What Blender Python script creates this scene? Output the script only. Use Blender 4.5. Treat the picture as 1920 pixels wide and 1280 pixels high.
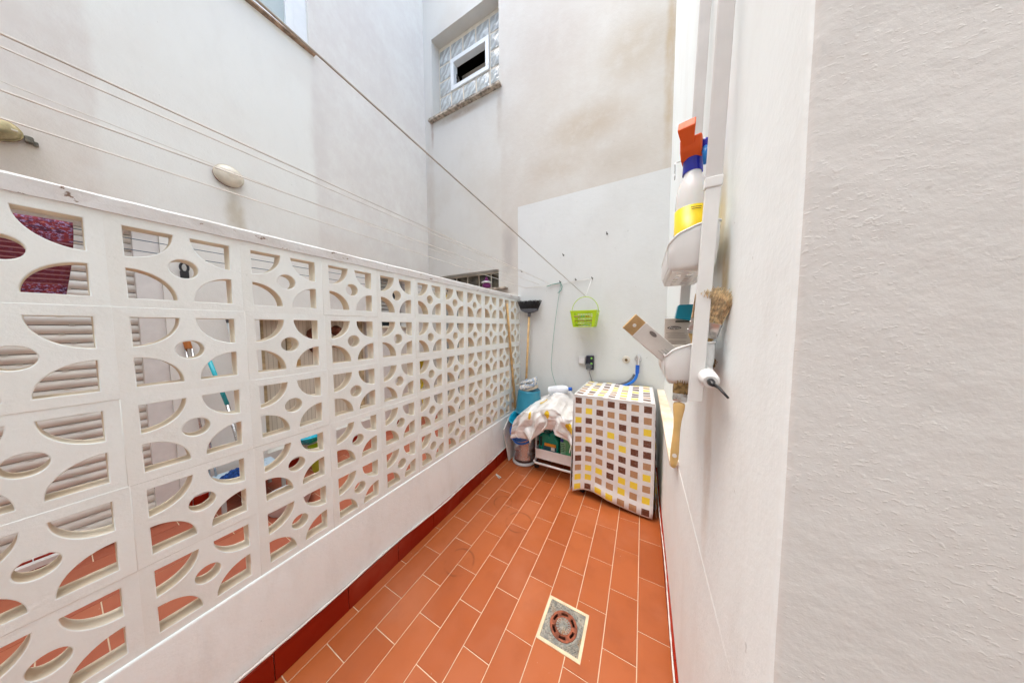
import bpy, bmesh, math, random
from mathutils import Vector, Matrix
random.seed(7)
PI = math.pi
for o in list(bpy.data.objects): bpy.data.objects.remove(o)
S = bpy.context.scene
C = S.collection

# ------------------------------------------------------------------ camera
F, YAW, PIT, ROLL, HC = 460.8, 0.4889, 0.0587, 0.0045, 1.389
cam = bpy.data.cameras.new('camera'); co = bpy.data.objects.new('camera', cam); C.objects.link(co)
cam.sensor_width = 36; cam.lens = 36 * F / 1920; cam.clip_start = 0.01; cam.clip_end = 200
fwd = Vector((-math.sin(YAW) * math.cos(PIT), math.cos(YAW) * math.cos(PIT), -math.sin(PIT)))
r0 = Vector((math.cos(YAW), math.sin(YAW), 0)); u0 = r0.cross(fwd)
rt = r0 * math.cos(ROLL) - u0 * math.sin(ROLL); up = r0 * math.sin(ROLL) + u0 * math.cos(ROLL)
M = Matrix((rt, up, -fwd)).transposed().to_4x4(); M.translation = Vector((0, 0, HC))
co.matrix_world = M; S.camera = co

# ------------------------------------------------------------------ light
SUN_EL, SUN_AZ = math.radians(74), math.radians(250)
w = bpy.data.worlds.new('World'); S.world = w; w.use_nodes = True
nt = w.node_tree; bg = nt.nodes['Background']; sky = nt.nodes.new('ShaderNodeTexSky')
sky.sky_type = 'NISHITA'; sky.sun_disc = False; sky.sun_elevation = SUN_EL; sky.sun_rotation = SUN_AZ
sky.dust_density = 3.0; sky.ozone_density = .8; sky.air_density = 1.0
nt.links.new(sky.outputs[0], bg.inputs[0]); bg.inputs[1].default_value = 0.15
sl = bpy.data.lights.new('sun', 'SUN'); so = bpy.data.objects.new('sun', sl); C.objects.link(so)
sl.energy = 1.3; sl.angle = math.radians(90); sl.color = (1, .98, .84)
sd = Vector((math.sin(SUN_AZ) * math.cos(SUN_EL), math.cos(SUN_AZ) * math.cos(SUN_EL), math.sin(SUN_EL)))
so.rotation_euler = sd.to_track_quat('Z', 'Y').to_euler(); so.location = (0, 0, 9)
S.view_settings.view_transform = 'Standard'; S.view_settings.look = 'None'
S.view_settings.exposure = 2.0; S.view_settings.gamma = 1; S.view_settings.use_curve_mapping = False
S.render.engine = 'CYCLES'
S.cycles.max_bounces = 12; S.cycles.diffuse_bounces = 8

# ------------------------------------------------------------------ materials
class NG:
    def __init__(s, name):
        s.m = bpy.data.materials.new(name); s.m.use_nodes = True; s.t = s.m.node_tree
        s.b = s.t.nodes['Principled BSDF']
    def n(s, typ, **kw):
        x = s.t.nodes.new(typ)
        for k, v in kw.items(): setattr(x, k, v)
        return x
    def put(s, sock, v):
        if isinstance(v, bpy.types.NodeSocket): s.t.links.new(v, sock)
        else:
            if sock.type == 'RGBA' and len(v) == 3: v = (*v, 1)
            sock.default_value = v
    def math(s, op, a, b=0.0, c=None, clamp=False):
        x = s.n('ShaderNodeMath', operation=op, use_clamp=clamp)
        s.put(x.inputs[0], a); s.put(x.inputs[1], b)
        if c is not None: s.put(x.inputs[2], c)
        return x.outputs[0]
    def obj(s): return s.n('ShaderNodeTexCoord').outputs['Object']
    def uv(s): return s.n('ShaderNodeTexCoord').outputs['UV']
    def sep(s, v):
        x = s.n('ShaderNodeSeparateXYZ'); s.put(x.inputs[0], v); return x.outputs
    def comb(s, a, b, c):
        x = s.n('ShaderNodeCombineXYZ')
        for i, v in enumerate((a, b, c)): s.put(x.inputs[i], v)
        return x.outputs[0]
    def noise(s, vec, scale, detail=4, rough=.55, stretch=(1, 1, 1)):
        mp = s.n('ShaderNodeMapping'); s.put(mp.inputs[0], vec); mp.inputs['Scale'].default_value = stretch
        x = s.n('ShaderNodeTexNoise'); s.put(x.inputs['Vector'], mp.outputs[0])
        x.inputs['Scale'].default_value = scale; x.inputs['Detail'].default_value = detail
        x.inputs['Roughness'].default_value = rough
        return x.outputs[0]
    def rng(s, v, a, b, c=0., d=1.):
        x = s.n('ShaderNodeMapRange', interpolation_type='SMOOTHSTEP'); s.put(x.inputs[0], v)
        for i, k in enumerate((a, b, c, d)): x.inputs[i + 1].default_value = k
        return x.outputs[0]
    def mix(s, f, a, b, mode='MIX'):
        x = s.n('ShaderNodeMix', data_type='RGBA', blend_type=mode)
        s.put(x.inputs[0], f); s.put(x.inputs[6], a); s.put(x.inputs[7], b); return x.outputs[2]
    def bump(s, h, dist, strength=1.0, prev=None):
        x = s.n('ShaderNodeBump'); s.put(x.inputs['Height'], h)
        x.inputs['Distance'].default_value = dist; x.inputs['Strength'].default_value = strength
        if prev is not None: s.put(x.inputs['Normal'], prev)
        return x.outputs[0]
    def out(s, col=None, rough=None, normal=None, **kw):
        if col is not None: s.put(s.b.inputs['Base Color'], col)
        if rough is not None: s.put(s.b.inputs['Roughness'], rough)
        if normal is not None: s.put(s.b.inputs['Normal'], normal)
        for k, v in kw.items(): s.put(s.b.inputs[k.replace('_', ' ')], v)
        return s.m

_mc = {}
def mat(name, col, rough=.5, metal=0., var=.06, scale=12, bump=0., bscale=60, **kw):
    if name in _mc: return _mc[name]
    g = NG(name); o = g.obj()
    n = g.noise(o, scale, 5)
    f = g.rng(n, .3, .7)
    dark = tuple(max(0, c * (1 - 2 * var)) for c in col); lite = tuple(min(1, c * (1 + var)) for c in col)
    nrm = g.bump(g.noise(o, bscale, 4), .002, bump) if bump else None
    _mc[name] = g.out(g.mix(f, dark, lite), g.rng(g.noise(o, scale * 2), .2, .8, rough * .85, min(1, rough * 1.15)), nrm, Metallic=metal, **kw)
    return _mc[name]

def plaster(name, base, blot, stains=(), axis=0, grain=1.0, white=None, blot_amt=.5, drip=.35, coarse=0., zones=()):
    """axis: 0 = wall runs in x, 1 = wall runs in y; stains: (u, z, ru, rz, colour, strength, vertical streak)"""
    g = NG(name); o = g.obj(); xyz = g.sep(o); u = xyz[axis]; z = xyz[2]
    n1 = g.noise(o, 1.7, 6, .6); n2 = g.noise(o, 7, 5, .6)
    streak = g.noise(o, 5, 6, .65, (1.7, 1.7, .6))
    f = g.math('MULTIPLY', g.rng(n1, .42, .68), blot_amt)
    col = g.mix(f, base, blot)
    f2 = g.math('MULTIPLY', g.rng(streak, .48, .72), drip)
    col = g.mix(f2, col, tuple(c * .86 for c in blot))
    wob = g.math('MULTIPLY', g.math('SUBTRACT', n2, .5), .9)
    n3 = g.noise(o, 3.2, 7, .68); n4 = g.noise(o, 14, 5, .7, (1, 1, .7))
    for (za, zb, slope, sc, st) in zones:     # weathered bands with a fairly crisp upright edge
        uu = g.math('ADD', g.math('ADD', u, g.math('MULTIPLY', g.math('SUBTRACT', z, 2.5), slope)), g.math('MULTIPLY', g.math('SUBTRACT', n2, .5), .07))
        m = g.math('MULTIPLY', g.rng(uu, za - .02, za + .02), g.rng(uu, zb + .02, zb - .02))
        m = g.math('MULTIPLY', m, g.rng(n3, .30, .62, .35, 1.)); m = g.math('MULTIPLY', m, g.rng(n4, .3, .6, .6, 1.))
        col = g.mix(g.math('MULTIPLY', m, st), col, sc)
    for (su, sz, ru, rz, sc, st, vs) in stains:
        a = g.math('DIVIDE', g.math('SUBTRACT', u, su), ru); b = g.math('DIVIDE', g.math('SUBTRACT', z, sz), rz)
        d = g.math('SQRT', g.math('ADD', g.math('MULTIPLY', a, a), g.math('MULTIPLY', b, b)))
        d = g.math('ADD', d, wob)
        m = g.rng(d, 1.05, .25)
        m = g.math('MULTIPLY', m, g.rng(streak if vs else n2, .25, .62, .25, 1.))
        col = g.mix(g.math('MULTIPLY', m, st), col, sc)
    nrm_h = g.noise(o, 26, 6, .62)
    if white:
        (u0_, u1_, z1_, wc) = white
        m = g.math('MULTIPLY', g.rng(u, u0_ - .002, u0_ + .002), g.math('LESS_THAN', g.math('ADD', z, g.math('MULTIPLY', g.math('SUBTRACT', n2, .5), .006)), z1_))
        wcol = g.mix(g.math('MULTIPLY', g.rng(streak, .5, .75), .35), wc, tuple(c * .86 for c in wc))
        wcol = g.mix(g.math('MULTIPLY', g.rng(n1, .5, .72), .4), wcol, tuple(c * k for c, k in zip(wc, (.90, .88, .86))))
        col = g.mix(m, col, wcol)
    sp = g.rng(g.noise(o, 38, 2, .5), .76, .79)
    col = g.mix(g.math('MULTIPLY', sp, .35), col, tuple(c * .45 for c in blot))
    h2 = g.noise(o, 120, 3, .6)
    nr = g.bump(nrm_h, .0022 * grain, .7); nr = g.bump(h2, .0007 * grain, .7, nr)
    if coarse:
        v = g.rng(g.noise(o, 170, 3, .5, (1, 1, 1.5)), .55, .72); v = g.math('MULTIPLY', v, g.rng(g.noise(o, 8, 4, .6), .42, .66, .15, 1.)); nr = g.bump(v, .00035 * coarse, .8, nr)
        nr = g.bump(g.noise(o, 7, 4), .010 * coarse, .45, nr)
    return g.out(col, .85, nr)

OCHRE = (.44, .34, .22); GREYST = (.50, .46, .42); RUST = (.22, .09, .035)
m_left = plaster('neighbour_plaster', (.75, .745, .70), (.69, .655, .60), axis=1, blot_amt=.4, drip=.12, stains=[
    (.02, 2.15, .42, .5, (.64, .56, .47), .5, False),
    (.70, 2.22, .07, .24, (.46, .39, .28), .7, True),
    (-.02, 2.16, .12, .22, (.50, .43, .32), .35, True), (1.27, 3.1, .09, .75, (.62, .585, .55), .6, True), (-.12, 3.4, .07, 1.4, (.62, .55, .48), .45, True),
    (1.4, 2.15, .6, .22, (.66, .60, .54), .45, False)], zones=[(-9, .185, 0, (.63, .575, .53), .75), (1.235, 9, 0, (.635, .595, .56), .8)])
m_end = plaster('end_wall_plaster', (.59, .578, .54), (.535, .50, .445), axis=0, blot_amt=.6, drip=.12, stains=[
    (-.55, 3.35, .55, .26, (.45, .375, .29), .75, False), (-.12, 3.85, .42, .38, (.47, .41, .33), .75, False),
    (-.85, 3.05, .50, .20, (.48, .42, .35), .65, False), (-.9, 4.3, .6, .6, (.50, .455, .41), .8, False), (-.25, 2.95, .35, .18, (.47, .42, .36), .6, False),
    (.15, 3.6, .05, 1.0, OCHRE, .8, True), (-1.40, 2.30, .11, .36, (.42, .39, .37), .8, True),
    (-2.62, 3.1, .10, 1.1, (.48, .42, .36), .6, True), (-1.52, 3.85, .05, .40, (.42, .36, .30), .6, True),
    (-2.05, 4.06, .55, .06, (.34, .25, .17), .7, False), (-2.57, 4.02, .03, .3, RUST, .45, True)],
    white=(-1.285, .3, 2.745, (.635, .655, .65)), zones=[(-1.50, 9, 0, (.52, .475, .425), .6)])
m_right = plaster('house_plaster', (.84, .90, .915), (.79, .81, .80), axis=1, blot_amt=.4, drip=.25, grain=.8, stains=[
    (.66, 1.50, .035, .12, (.62, .46, .20), .9, False), (.70, 1.62, .04, .18, (.64, .52, .32), .6, True),
    (.86, 2.6, .05, .6, (.66, .58, .55), .5, True), (.74, 1.05, .05, .28, (.60, .54, .47), .6, True)])
m_jamb = plaster('jamb_plaster', (.66, .665, .66), (.60, .585, .57), axis=0, blot_amt=.7, drip=.3, grain=.8, coarse=1.0)
m_fence = plaster('fence_paint', (.775, .815, .805), (.71, .715, .68), axis=1, blot_amt=.45, drip=.3, grain=1.1, stains=[
    (2.1, 1.2, .7, .9, (.62, .54, .42), .35, False)])
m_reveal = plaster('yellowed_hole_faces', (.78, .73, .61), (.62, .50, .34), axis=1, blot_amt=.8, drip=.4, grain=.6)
m_fbase = plaster('fence_base_paint', (.85, .92, .935), (.78, .81, .80), axis=1, blot_amt=.45, drip=.35, grain=1.0, coarse=.6)
def cap_mat():
    g = NG('chipped_cap_paint'); o = g.obj()
    n = g.noise(o, 9, 6, .7, (1, .45, 1)); ch = g.rng(g.noise(o, 34, 5, .65, (1, .5, 1)), .635, .66)
    col = g.mix(g.rng(n, .4, .7), (.68, .685, .69), (.58, .57, .56)); col = g.mix(ch, col, (.22, .15, .11))
    return g.out(col, .8, g.bump(g.noise(o, 50, 5), .003, .8))
m_cap = cap_mat()

def tile_mat(name, a, b, rough):
    g = NG(name); o = g.obj(); at = g.n('ShaderNodeAttribute', attribute_name='tint').outputs['Fac']
    col = g.mix(at, a, b)
    n = g.noise(o, 6, 6, .6); col = g.mix(g.math('MULTIPLY', g.rng(n, .45, .75), .35), col, tuple(c * .72 for c in a))
    col = g.mix(g.math('MULTIPLY', g.rng(g.noise(o, 2.2, 4), .5, .7), .12), col, (.62, .30, .20))
    sp = g.rng(g.noise(o, 95, 2, .5), .775, .80); col = g.mix(sp, col, (.68, .58, .48))
    xyz = g.sep(o)
    for (cx, cy, r) in ((-.93, 1.07, .085), (-.95, 1.62, .07), (-.75, 1.50, .09)):      # old pot rings
        dx = g.math('SUBTRACT', xyz[0], cx); dy = g.math('SUBTRACT', xyz[1], cy)
        d = g.math('SQRT', g.math('ADD', g.math('MULTIPLY', dx, dx), g.math('MULTIPLY', dy, dy)))
        e = g.math('ABSOLUTE', g.math('SUBTRACT', d, r))
        m = g.math('MULTIPLY', g.rng(e, .010, .002), g.rng(g.noise(o, 9, 2), .4, .6, 0, .5))
        col = g.mix(m, col, tuple(c * .45 for c in a))
    return g.out(col, g.rng(g.noise(o, 11, 5), .3, .7, rough * .8, rough * 1.3), g.bump(g.noise(o, 30, 4), .0006, .5))
m_tile = tile_mat('terracotta_tile', (.345, .083, .021), (.41, .110, .031), .36)
m_tile2 = tile_mat('old_terracotta_tile', (.34, .085, .045), (.40, .12, .06), .5)
m_skirt = tile_mat('dark_red_tile', (.26, .012, .002), (.30, .020, .004), .5)
m_skirt.node_tree.nodes['Principled BSDF'].inputs['Specular IOR Level'].default_value = .2
m_grout = mat('grout', (.66, .53, .38), .9, bump=.5)

white_pl = mat('white_plastic', (.77, .79, .79), .32, var=.02)
dull_white = mat('dull_white_paint', (.72, .70, .67), .55, var=.04)
blackm = mat('black_plastic', (.015, .015, .018), .4)
steel = mat('steel', (.60, .60, .60), .28, metal=1.0, var=.05)
chrome = mat('chrome', (.78, .78, .80), .12, metal=1.0, var=.02)
wood = mat('pale_wood', (.60, .40, .20), .5, var=.12, scale=25)
wood2 = mat('handle_wood', (.52, .33, .14), .5, var=.15, scale=18)
rustm = mat('rust', (.16, .045, .02), .85, var=.3, scale=30, bump=1)
nailm = mat('dark_nail', (.12, .11, .10), .6, metal=.6)
linem = mat('white_line_cord', (.66, .63, .58), .6, var=.1)

# ------------------------------------------------------------------ mesh helpers
class MB:
    def __init__(s): s.b = bmesh.new(); s.uvl = None
    def quad(s, pts, uvs=None):
        vs = [s.b.verts.new(p) for p in pts]; f = s.b.faces.new(vs)
        if uvs:
            l = s.b.loops.layers.uv.verify()
            for lp, q in zip(f.loops, uvs): lp[l].uv = q
        return f
    def box(s, c, d, rot=None, bev=0., seg=2):
        r = bmesh.ops.create_cube(s.b, size=1); vs = r['verts']
        bmesh.ops.scale(s.b, vec=d, verts=vs)
        if bev:
            es = list({e for v in vs for e in v.link_edges})
            q = bmesh.ops.bevel(s.b, geom=es + vs, offset=bev, segments=seg, affect='EDGES', profile=.5)
            vs = list({v for f in q['faces'] for v in f.verts} | {v for v in vs if v.is_valid})
        if rot is not None: bmesh.ops.rotate(s.b, cent=(0, 0, 0), matrix=rot, verts=vs)
        bmesh.ops.translate(s.b, vec=c, verts=vs); return s
    def span(s, a, b, bev=0.):
        a = Vector(a); b = Vector(b); return s.box((a + b) / 2, tuple(abs(x) for x in (b - a)), bev=bev)
    def tube(s, pts, r, n=8, closed=False, cap=True):
        pts = [Vector(p) for p in pts]; N = len(pts); rings = []
        rr = r if isinstance(r, (list, tuple)) else [r] * N
        prev = None
        for i, p in enumerate(pts):
            if closed: t = pts[(i + 1) % N] - pts[i - 1]
            else: t = pts[min(i + 1, N - 1)] - pts[max(i - 1, 0)]
            t.normalize()
            if prev is None:
                a = Vector((0, 0, 1)) if abs(t.z) < .9 else Vector((1, 0, 0)); x = a.cross(t).normalized()
            else: x = (prev - t * prev.dot(t)).normalized()
            prev = x; y = t.cross(x)
            rings.append([s.b.verts.new(p + (x * math.cos(2 * PI * k / n) + y * math.sin(2 * PI * k / n)) * rr[i]) for k in range(n)])
        for i in range(N if closed else N - 1):
            A = rings[i]; B = rings[(i + 1) % N]
            for k in range(n): s.b.faces.new((A[k], A[(k + 1) % n], B[(k + 1) % n], B[k]))
        if cap and not closed:
            s.b.faces.new(rings[0][::-1]); s.b.faces.new(rings[-1])
        return s
    def lathe(s, prof, c=(0, 0, 0), n=32, mat4=None, sx=1, sy=1, close=True):
        """prof: (r, z) list"""
        rings = []; vs = []
        for r, z in prof:
            ring = [s.b.verts.new((r * sx * math.cos(2 * PI * k / n), r * sy * math.sin(2 * PI * k / n), z)) for k in range(n)]
            rings.append(ring); vs += ring
        for A, B in zip(rings, rings[1:]):
            for k in range(n): s.b.faces.new((A[k], A[(k + 1) % n], B[(k + 1) % n], B[k]))
        if close:
            s.b.faces.new(rings[0][::-1]); s.b.faces.new(rings[-1])
        if mat4 is not None: bmesh.ops.transform(s.b, matrix=mat4, verts=vs)
        bmesh.ops.translate(s.b, vec=c, verts=vs); return s
    def prism(s, poly, ax, a, b):
        """poly of 2-D points extruded along axis ax (0,1,2) from a to b"""
        def P(p, t):
            q = list(p); q.insert(ax, t); return q
        A = [s.b.verts.new(P(p, a)) for p in poly]; B = [s.b.verts.new(P(p, b)) for p in poly]
        s.b.faces.new(A[::-1]); s.b.faces.new(B); n = len(poly)
        for i in range(n): s.b.faces.new((A[i], A[(i + 1) % n], B[(i + 1) % n], B[i]))
        return s
    def grid(s, fn, nu, nv, uvfn=None):
        V = [[s.b.verts.new(fn(i / nu, j / nv)) for j in range(nv + 1)] for i in range(nu + 1)]
        l = s.b.loops.layers.uv.verify()
        for i in range(nu):
            for j in range(nv):
                f = s.b.faces.new((V[i][j], V[i + 1][j], V[i + 1][j + 1], V[i][j + 1]))
                for lp, (a, b) in zip(f.loops, ((i, j), (i + 1, j), (i + 1, j + 1), (i, j + 1))):
                    lp[l].uv = uvfn(a / nu, b / nv) if uvfn else (a / nu, b / nv)
        return s
    def build(s, name, m, parent=None, smooth=False, bevel=0., solid=0., sub=0):
        me = bpy.data.meshes.new(name)
        bmesh.ops.recalc_face_normals(s.b, faces=s.b.faces)
        s.b.to_mesh(me); s.b.free()
        if parent is not None and parent.location.length > 0 and not parent.get('_child'):
            me.transform(Matrix.Translation(-parent.location))
        elif parent is not None and parent.get('_off') is not None:
            me.transform(Matrix.Translation(-Vector(parent['_off'])))
        for mm in (m if isinstance(m, (list, tuple)) else [m]): me.materials.append(mm)
        o = bpy.data.objects.new(name, me); C.objects.link(o)
        if parent is not None: o.parent = parent
        if smooth: me.shade_smooth() if hasattr(me, 'shade_smooth') else [setattr(p, 'use_smooth', True) for p in me.polygons]
        if solid: q = o.modifiers.new('solid', 'SOLIDIFY'); q.thickness = solid
        if bevel: q = o.modifiers.new('bevel', 'BEVEL'); q.width = bevel; q.segments = 2; q.limit_method = 'ANGLE'
        if sub: q = o.modifiers.new('sub', 'SUBSURF'); q.levels = sub; q.render_levels = sub
        if smooth: pass
        return o

def tag(o, label, cat, group=None):
    o['label'] = label; o['category'] = cat
    if group: o['group'] = group
    return o
def thing(name, label, cat, loc=(0, 0, 0), group=None):
    o = bpy.data.objects.new(name, None); C.objects.link(o); o.location = loc; o.empty_display_size = .05
    return tag(o, label, cat, group)
def sub(o, root):
    """lets a mesh part carry sub-parts built in world coordinates"""
    if root.location.length > 0: o['_off'] = tuple(root.location)
    o['_child'] = 1
    return o
def autosm(o, ang=35):
    me = o.data
    for p in me.polygons: p.use_smooth = True
    try: me.set_sharp_from_angle(angle=math.radians(ang))
    except Exception: pass
    return o
def rotm(ax, deg): return Matrix.Rotation(math.radians(deg), 4, ax)
def txt(body, size, m, parent, mat4, name='lettering', ext=.0004):
    cu = bpy.data.curves.new(name, 'FONT'); cu.body = body; cu.size = size; cu.extrude = ext; cu.align_x = 'CENTER'; cu.align_y = 'CENTER'
    t = bpy.data.objects.new('tmp', cu); C.objects.link(t)
    dg = bpy.context.evaluated_depsgraph_get(); me = bpy.data.meshes.new_from_object(t.evaluated_get(dg))
    bpy.data.objects.remove(t); me.transform(mat4)
    off = Vector(parent['_off']) if parent.get('_off') is not None else (parent.location if not parent.get('_child') else Vector())
    me.transform(Matrix.Translation(-off)); me.materials.clear(); me.materials.append(m); me.name = name
    o = bpy.data.objects.new(name, me); C.objects.link(o); o.parent = parent
    return o
def frame(origin, xa, ya):
    xa = Vector(xa).normalized(); ya = Vector(ya); za = xa.cross(ya).normalized(); ya = za.cross(xa)
    m = Matrix((xa, ya, za)).transposed().to_4x4(); m.translation = Vector(origin); return m

def wall(name, axis, front, depth, u0_, u1_, z0_, z1_, holes, m, label, extra_u=()):
    """plane wall with openings; axis 0 runs in x at y=front, axis 1 runs in y at x=front; depth signed away from viewer"""
    mb = MB(); back = front + depth
    us = sorted({u0_, u1_, *[h[0] for h in holes], *[h[1] for h in holes]}); zs = sorted({z0_, z1_, *[h[2] for h in holes], *[h[3] for h in holes]})
    def P(u, t, z): return (u, t, z) if axis == 0 else (t, u, z)
    def ishole(u, z): return any(h[0] < u < h[1] and h[2] < z < h[3] for h in holes)
    for a, b in zip(us, us[1:]):
        for c, d in zip(zs, zs[1:]):
            if ishole((a + b) / 2, (c + d) / 2): continue
            for t in (front, back): mb.quad([P(a, t, c), P(b, t, c), P(b, t, d), P(a, t, d)])
    for (a, b, c, d) in [(u0_, u1_, z0_, z1_)] + [tuple(h[:4]) for h in holes]:
        for q in (((a, c), (b, c)), ((b, c), (b, d)), ((b, d), (a, d)), ((a, d), (a, c))):
            (ua, za), (ub, zb) = q; mb.quad([P(ua, front, za), P(ub, front, zb), P(ub, back, zb), P(ua, back, za)])
    bmesh.ops.remove_doubles(mb.b, verts=mb.b.verts, dist=1e-5)
    o = mb.build(name, m)
    return tag(o, label, 'wall')

# ------------------------------------------------------------------ setting: floors
def tiled(name, x_lines, y0, y1, off, z, m, gm, L=.276, hole=None):
    mb = MB(); vals = []
    for k, (xa, xb) in enumerate(zip(x_lines, x_lines[1:])):
        j = off[k % 2]; start = j + math.floor((y0 - j) / L) * L; y = start
        while y < y1:
            a, b = max(y, y0), min(y + L, y1)
            if b - a > .01:
                g = .0022; zz = z + random.uniform(-.0006, .0004)
                t = [(xa + g, a + g), (xb - g, a + g), (xb - g, b - g), (xa + g, b - g)]
                bo = [(xa + .0012, a + .0012), (xb - .0012, a + .0012), (xb - .0012, b - .0012), (xa + .0012, b - .0012)]
                tv = [mb.b.verts.new((p[0], p[1], zz)) for p in t]; bv = [mb.b.verts.new((p[0], p[1], z - .0035)) for p in bo]
                v = random.random(); fs = [mb.b.faces.new(tv)]
                for i in range(4): fs.append(mb.b.faces.new((bv[i], bv[(i + 1) % 4], tv[(i + 1) % 4], tv[i])))
                vals += [v] * len(fs)
            y += L
    # grout bed
    g0 = mb.quad([(x_lines[0] - .02, y0, z - .0022), (x_lines[-1] + .02, y0, z - .0022), (x_lines[-1] + .02, y1, z - .0022), (x_lines[0] - .02, y1, z - .0022)])
    g0.material_index = 1; vals.append(0)
    lay = mb.b.faces.layers.float.new('tint')
    for f, v in zip(list(mb.b.faces), vals): f[lay] = v
    if hole:
        hx0, hx1, hy0, hy1 = hole
        for co_, no_ in (((hx0, 0, 0), (1, 0, 0)), ((hx1, 0, 0), (1, 0, 0)), ((0, hy0, 0), (0, 1, 0)), ((0, hy1, 0), (0, 1, 0))):
            bmesh.ops.bisect_plane(mb.b, geom=mb.b.verts[:] + mb.b.edges[:] + mb.b.faces[:], plane_co=co_, plane_no=no_, dist=1e-6)
        bmesh.ops.delete(mb.b, geom=[f for f in mb.b.faces if hx0 < f.calc_center_median().x < hx1 and hy0 < f.calc_center_median().y < hy1], context='FACES')
    me = bpy.data.meshes.new(name); mb.b.to_mesh(me); mb.b.free(); me.materials.append(m); me.materials.append(gm)
    o = bpy.data.objects.new(name, me); C.objects.link(o); o['kind'] = 'structure'; return o
xl = [.147] + [.0105 - .1345 * k for k in range(0, 10)]; xl = sorted(xl)
xl = [x for x in xl if x > -1.25]; xl = [-1.262] + xl
# joints (measured in the photograph)
par = [1.743, 1.881]
n_c = len(xl) - 1
tiled('patio_floor', xl, -1.6, 2.58, [par[(n_c + 1) % 2], par[n_c % 2]], 0, m_tile, m_grout, hole=(-.2935 - .096, -.2935 + .096, 1.049 - .096, 1.049 + .096))
xl2 = [-2.7 + .137 * k for k in range(0, 11)]
tiled('neighbour_floor', xl2, -2.2, 2.58, [1.70, 1.84], .15, m_tile2, m_grout)
g = MB(); g.span((-40, -40, -.30), (40, 40, -.25)); o = g.build('ground', mat('ground_earth', (.25, .22, .18), .95)); o['kind'] = 'structure'

# ------------------------------------------------------------------ walls
UW = (-2.555, -1.52, 4.15, 5.17)      # upper glass-block window
LW = (-2.49, -1.544, 1.86, 2.085)
WIN = (.25, 1.23, 3.86, 5.0)          # window high on the neighbour wall
SHU = (-1.7, .355, .22, 2.0)          # roller shutter opening
NIC = (.79, 1.70, .36, 1.46)          # cupboard niche
W2 = (1.80, 2.17, 1.40, 1.99)
wall('end_wall', 0, 2.57, .25, -2.95, 1.2, -.25, 6.7, [UW, LW], m_end, 'tall stained end wall of the yard with a fresh white rectangle painted low down')
wall('neighbour_wall', 1, -2.7, -.25, -2.4, 2.57, -.25, 6.7, [WIN, SHU, NIC, W2], m_left, 'tall off-white wall behind the breeze-block fence, with a round lamp on it')
wall('back_wall', 0, -2.2, -.2, -2.7, 1.2, -.25, 5.6, [], m_left, 'plain white wall closing the yard behind the viewer')
# right-hand house wall: rounded jamb corner, shallow recess above the ledge
mb = MB(); r = .010
xr, yj, yn, xn, zl = .147, .387, 1.22, .182, .80
corner = [(xr + r - r * math.sin(a), yj + r - r * math.cos(a)) for a in [i * PI / 2 / 6 for i in range(7)]]
plan_lo = [(.9, yj)] + corner + [(xr, 2.57)]
plan_hi = [(.9, yj)] + corner + [(xr, yn), (xn, yn), (xn, 2.57)]
def skin(plan, z0_, z1_):
    from mathutils import noise as mn
    def W(p, z):
        if p[1] < .41 and p[0] < .2 and .0 < z < 5:
            return (p[0] + .0007 * mn.noise(Vector((z * 9, 1, 2))) + .0004 * mn.noise(Vector((z * 34, 5, 2))), p[1] + .0014 * mn.noise(Vector((z * 5, 7, 3))) + .0005 * mn.noise(Vector((z * 30, 3, 9))), z)
        return (p[0], p[1], z)
    zz = sorted({z0_, z1_} | {z0_ + .02 * k for k in range(1, 200) if z0_ + .02 * k < z1_})
    for za, zb in zip(zz, zz[1:]):
        for i, (p, q) in enumerate(zip(plan, plan[1:])):
            f = mb.quad([W(p, za), W(q, za), W(q, zb), W(p, zb)])
            if i <= 3: f.material_index = 1
skin(plan_lo, -.25, zl); skin(plan_hi, zl, 5.6)
mb.quad([(xr, yn, zl), (xn, yn, zl), (xn, 2.57, zl), (xr, 2.57, zl)])
mb.quad([(.9, yj, 5.6), (xr, yj, 5.6), (xr, 2.57, 5.6), (.9, 2.57, 5.6)])
mb.quad([(.9, yj, -.25), (.9, 2.57, -.25), (.9, 2.57, 5.6), (.9, yj, 5.6)])
bmesh.ops.remove_doubles(mb.b, verts=mb.b.verts, dist=1e-5)
o = mb.build('house_wall', [m_right, m_jamb]); autosm(o, 40)
tag(o, 'white plastered house wall on the right whose rough end face stands closest to the viewer', 'wall')
wall('side_wall', 1, .9, .2, -2.2, .387, -.25, 5.6, [], m_right, 'plain white wall added beside the viewer to block side light')  # added out of view to keep horizon light from entering at the side

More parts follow.
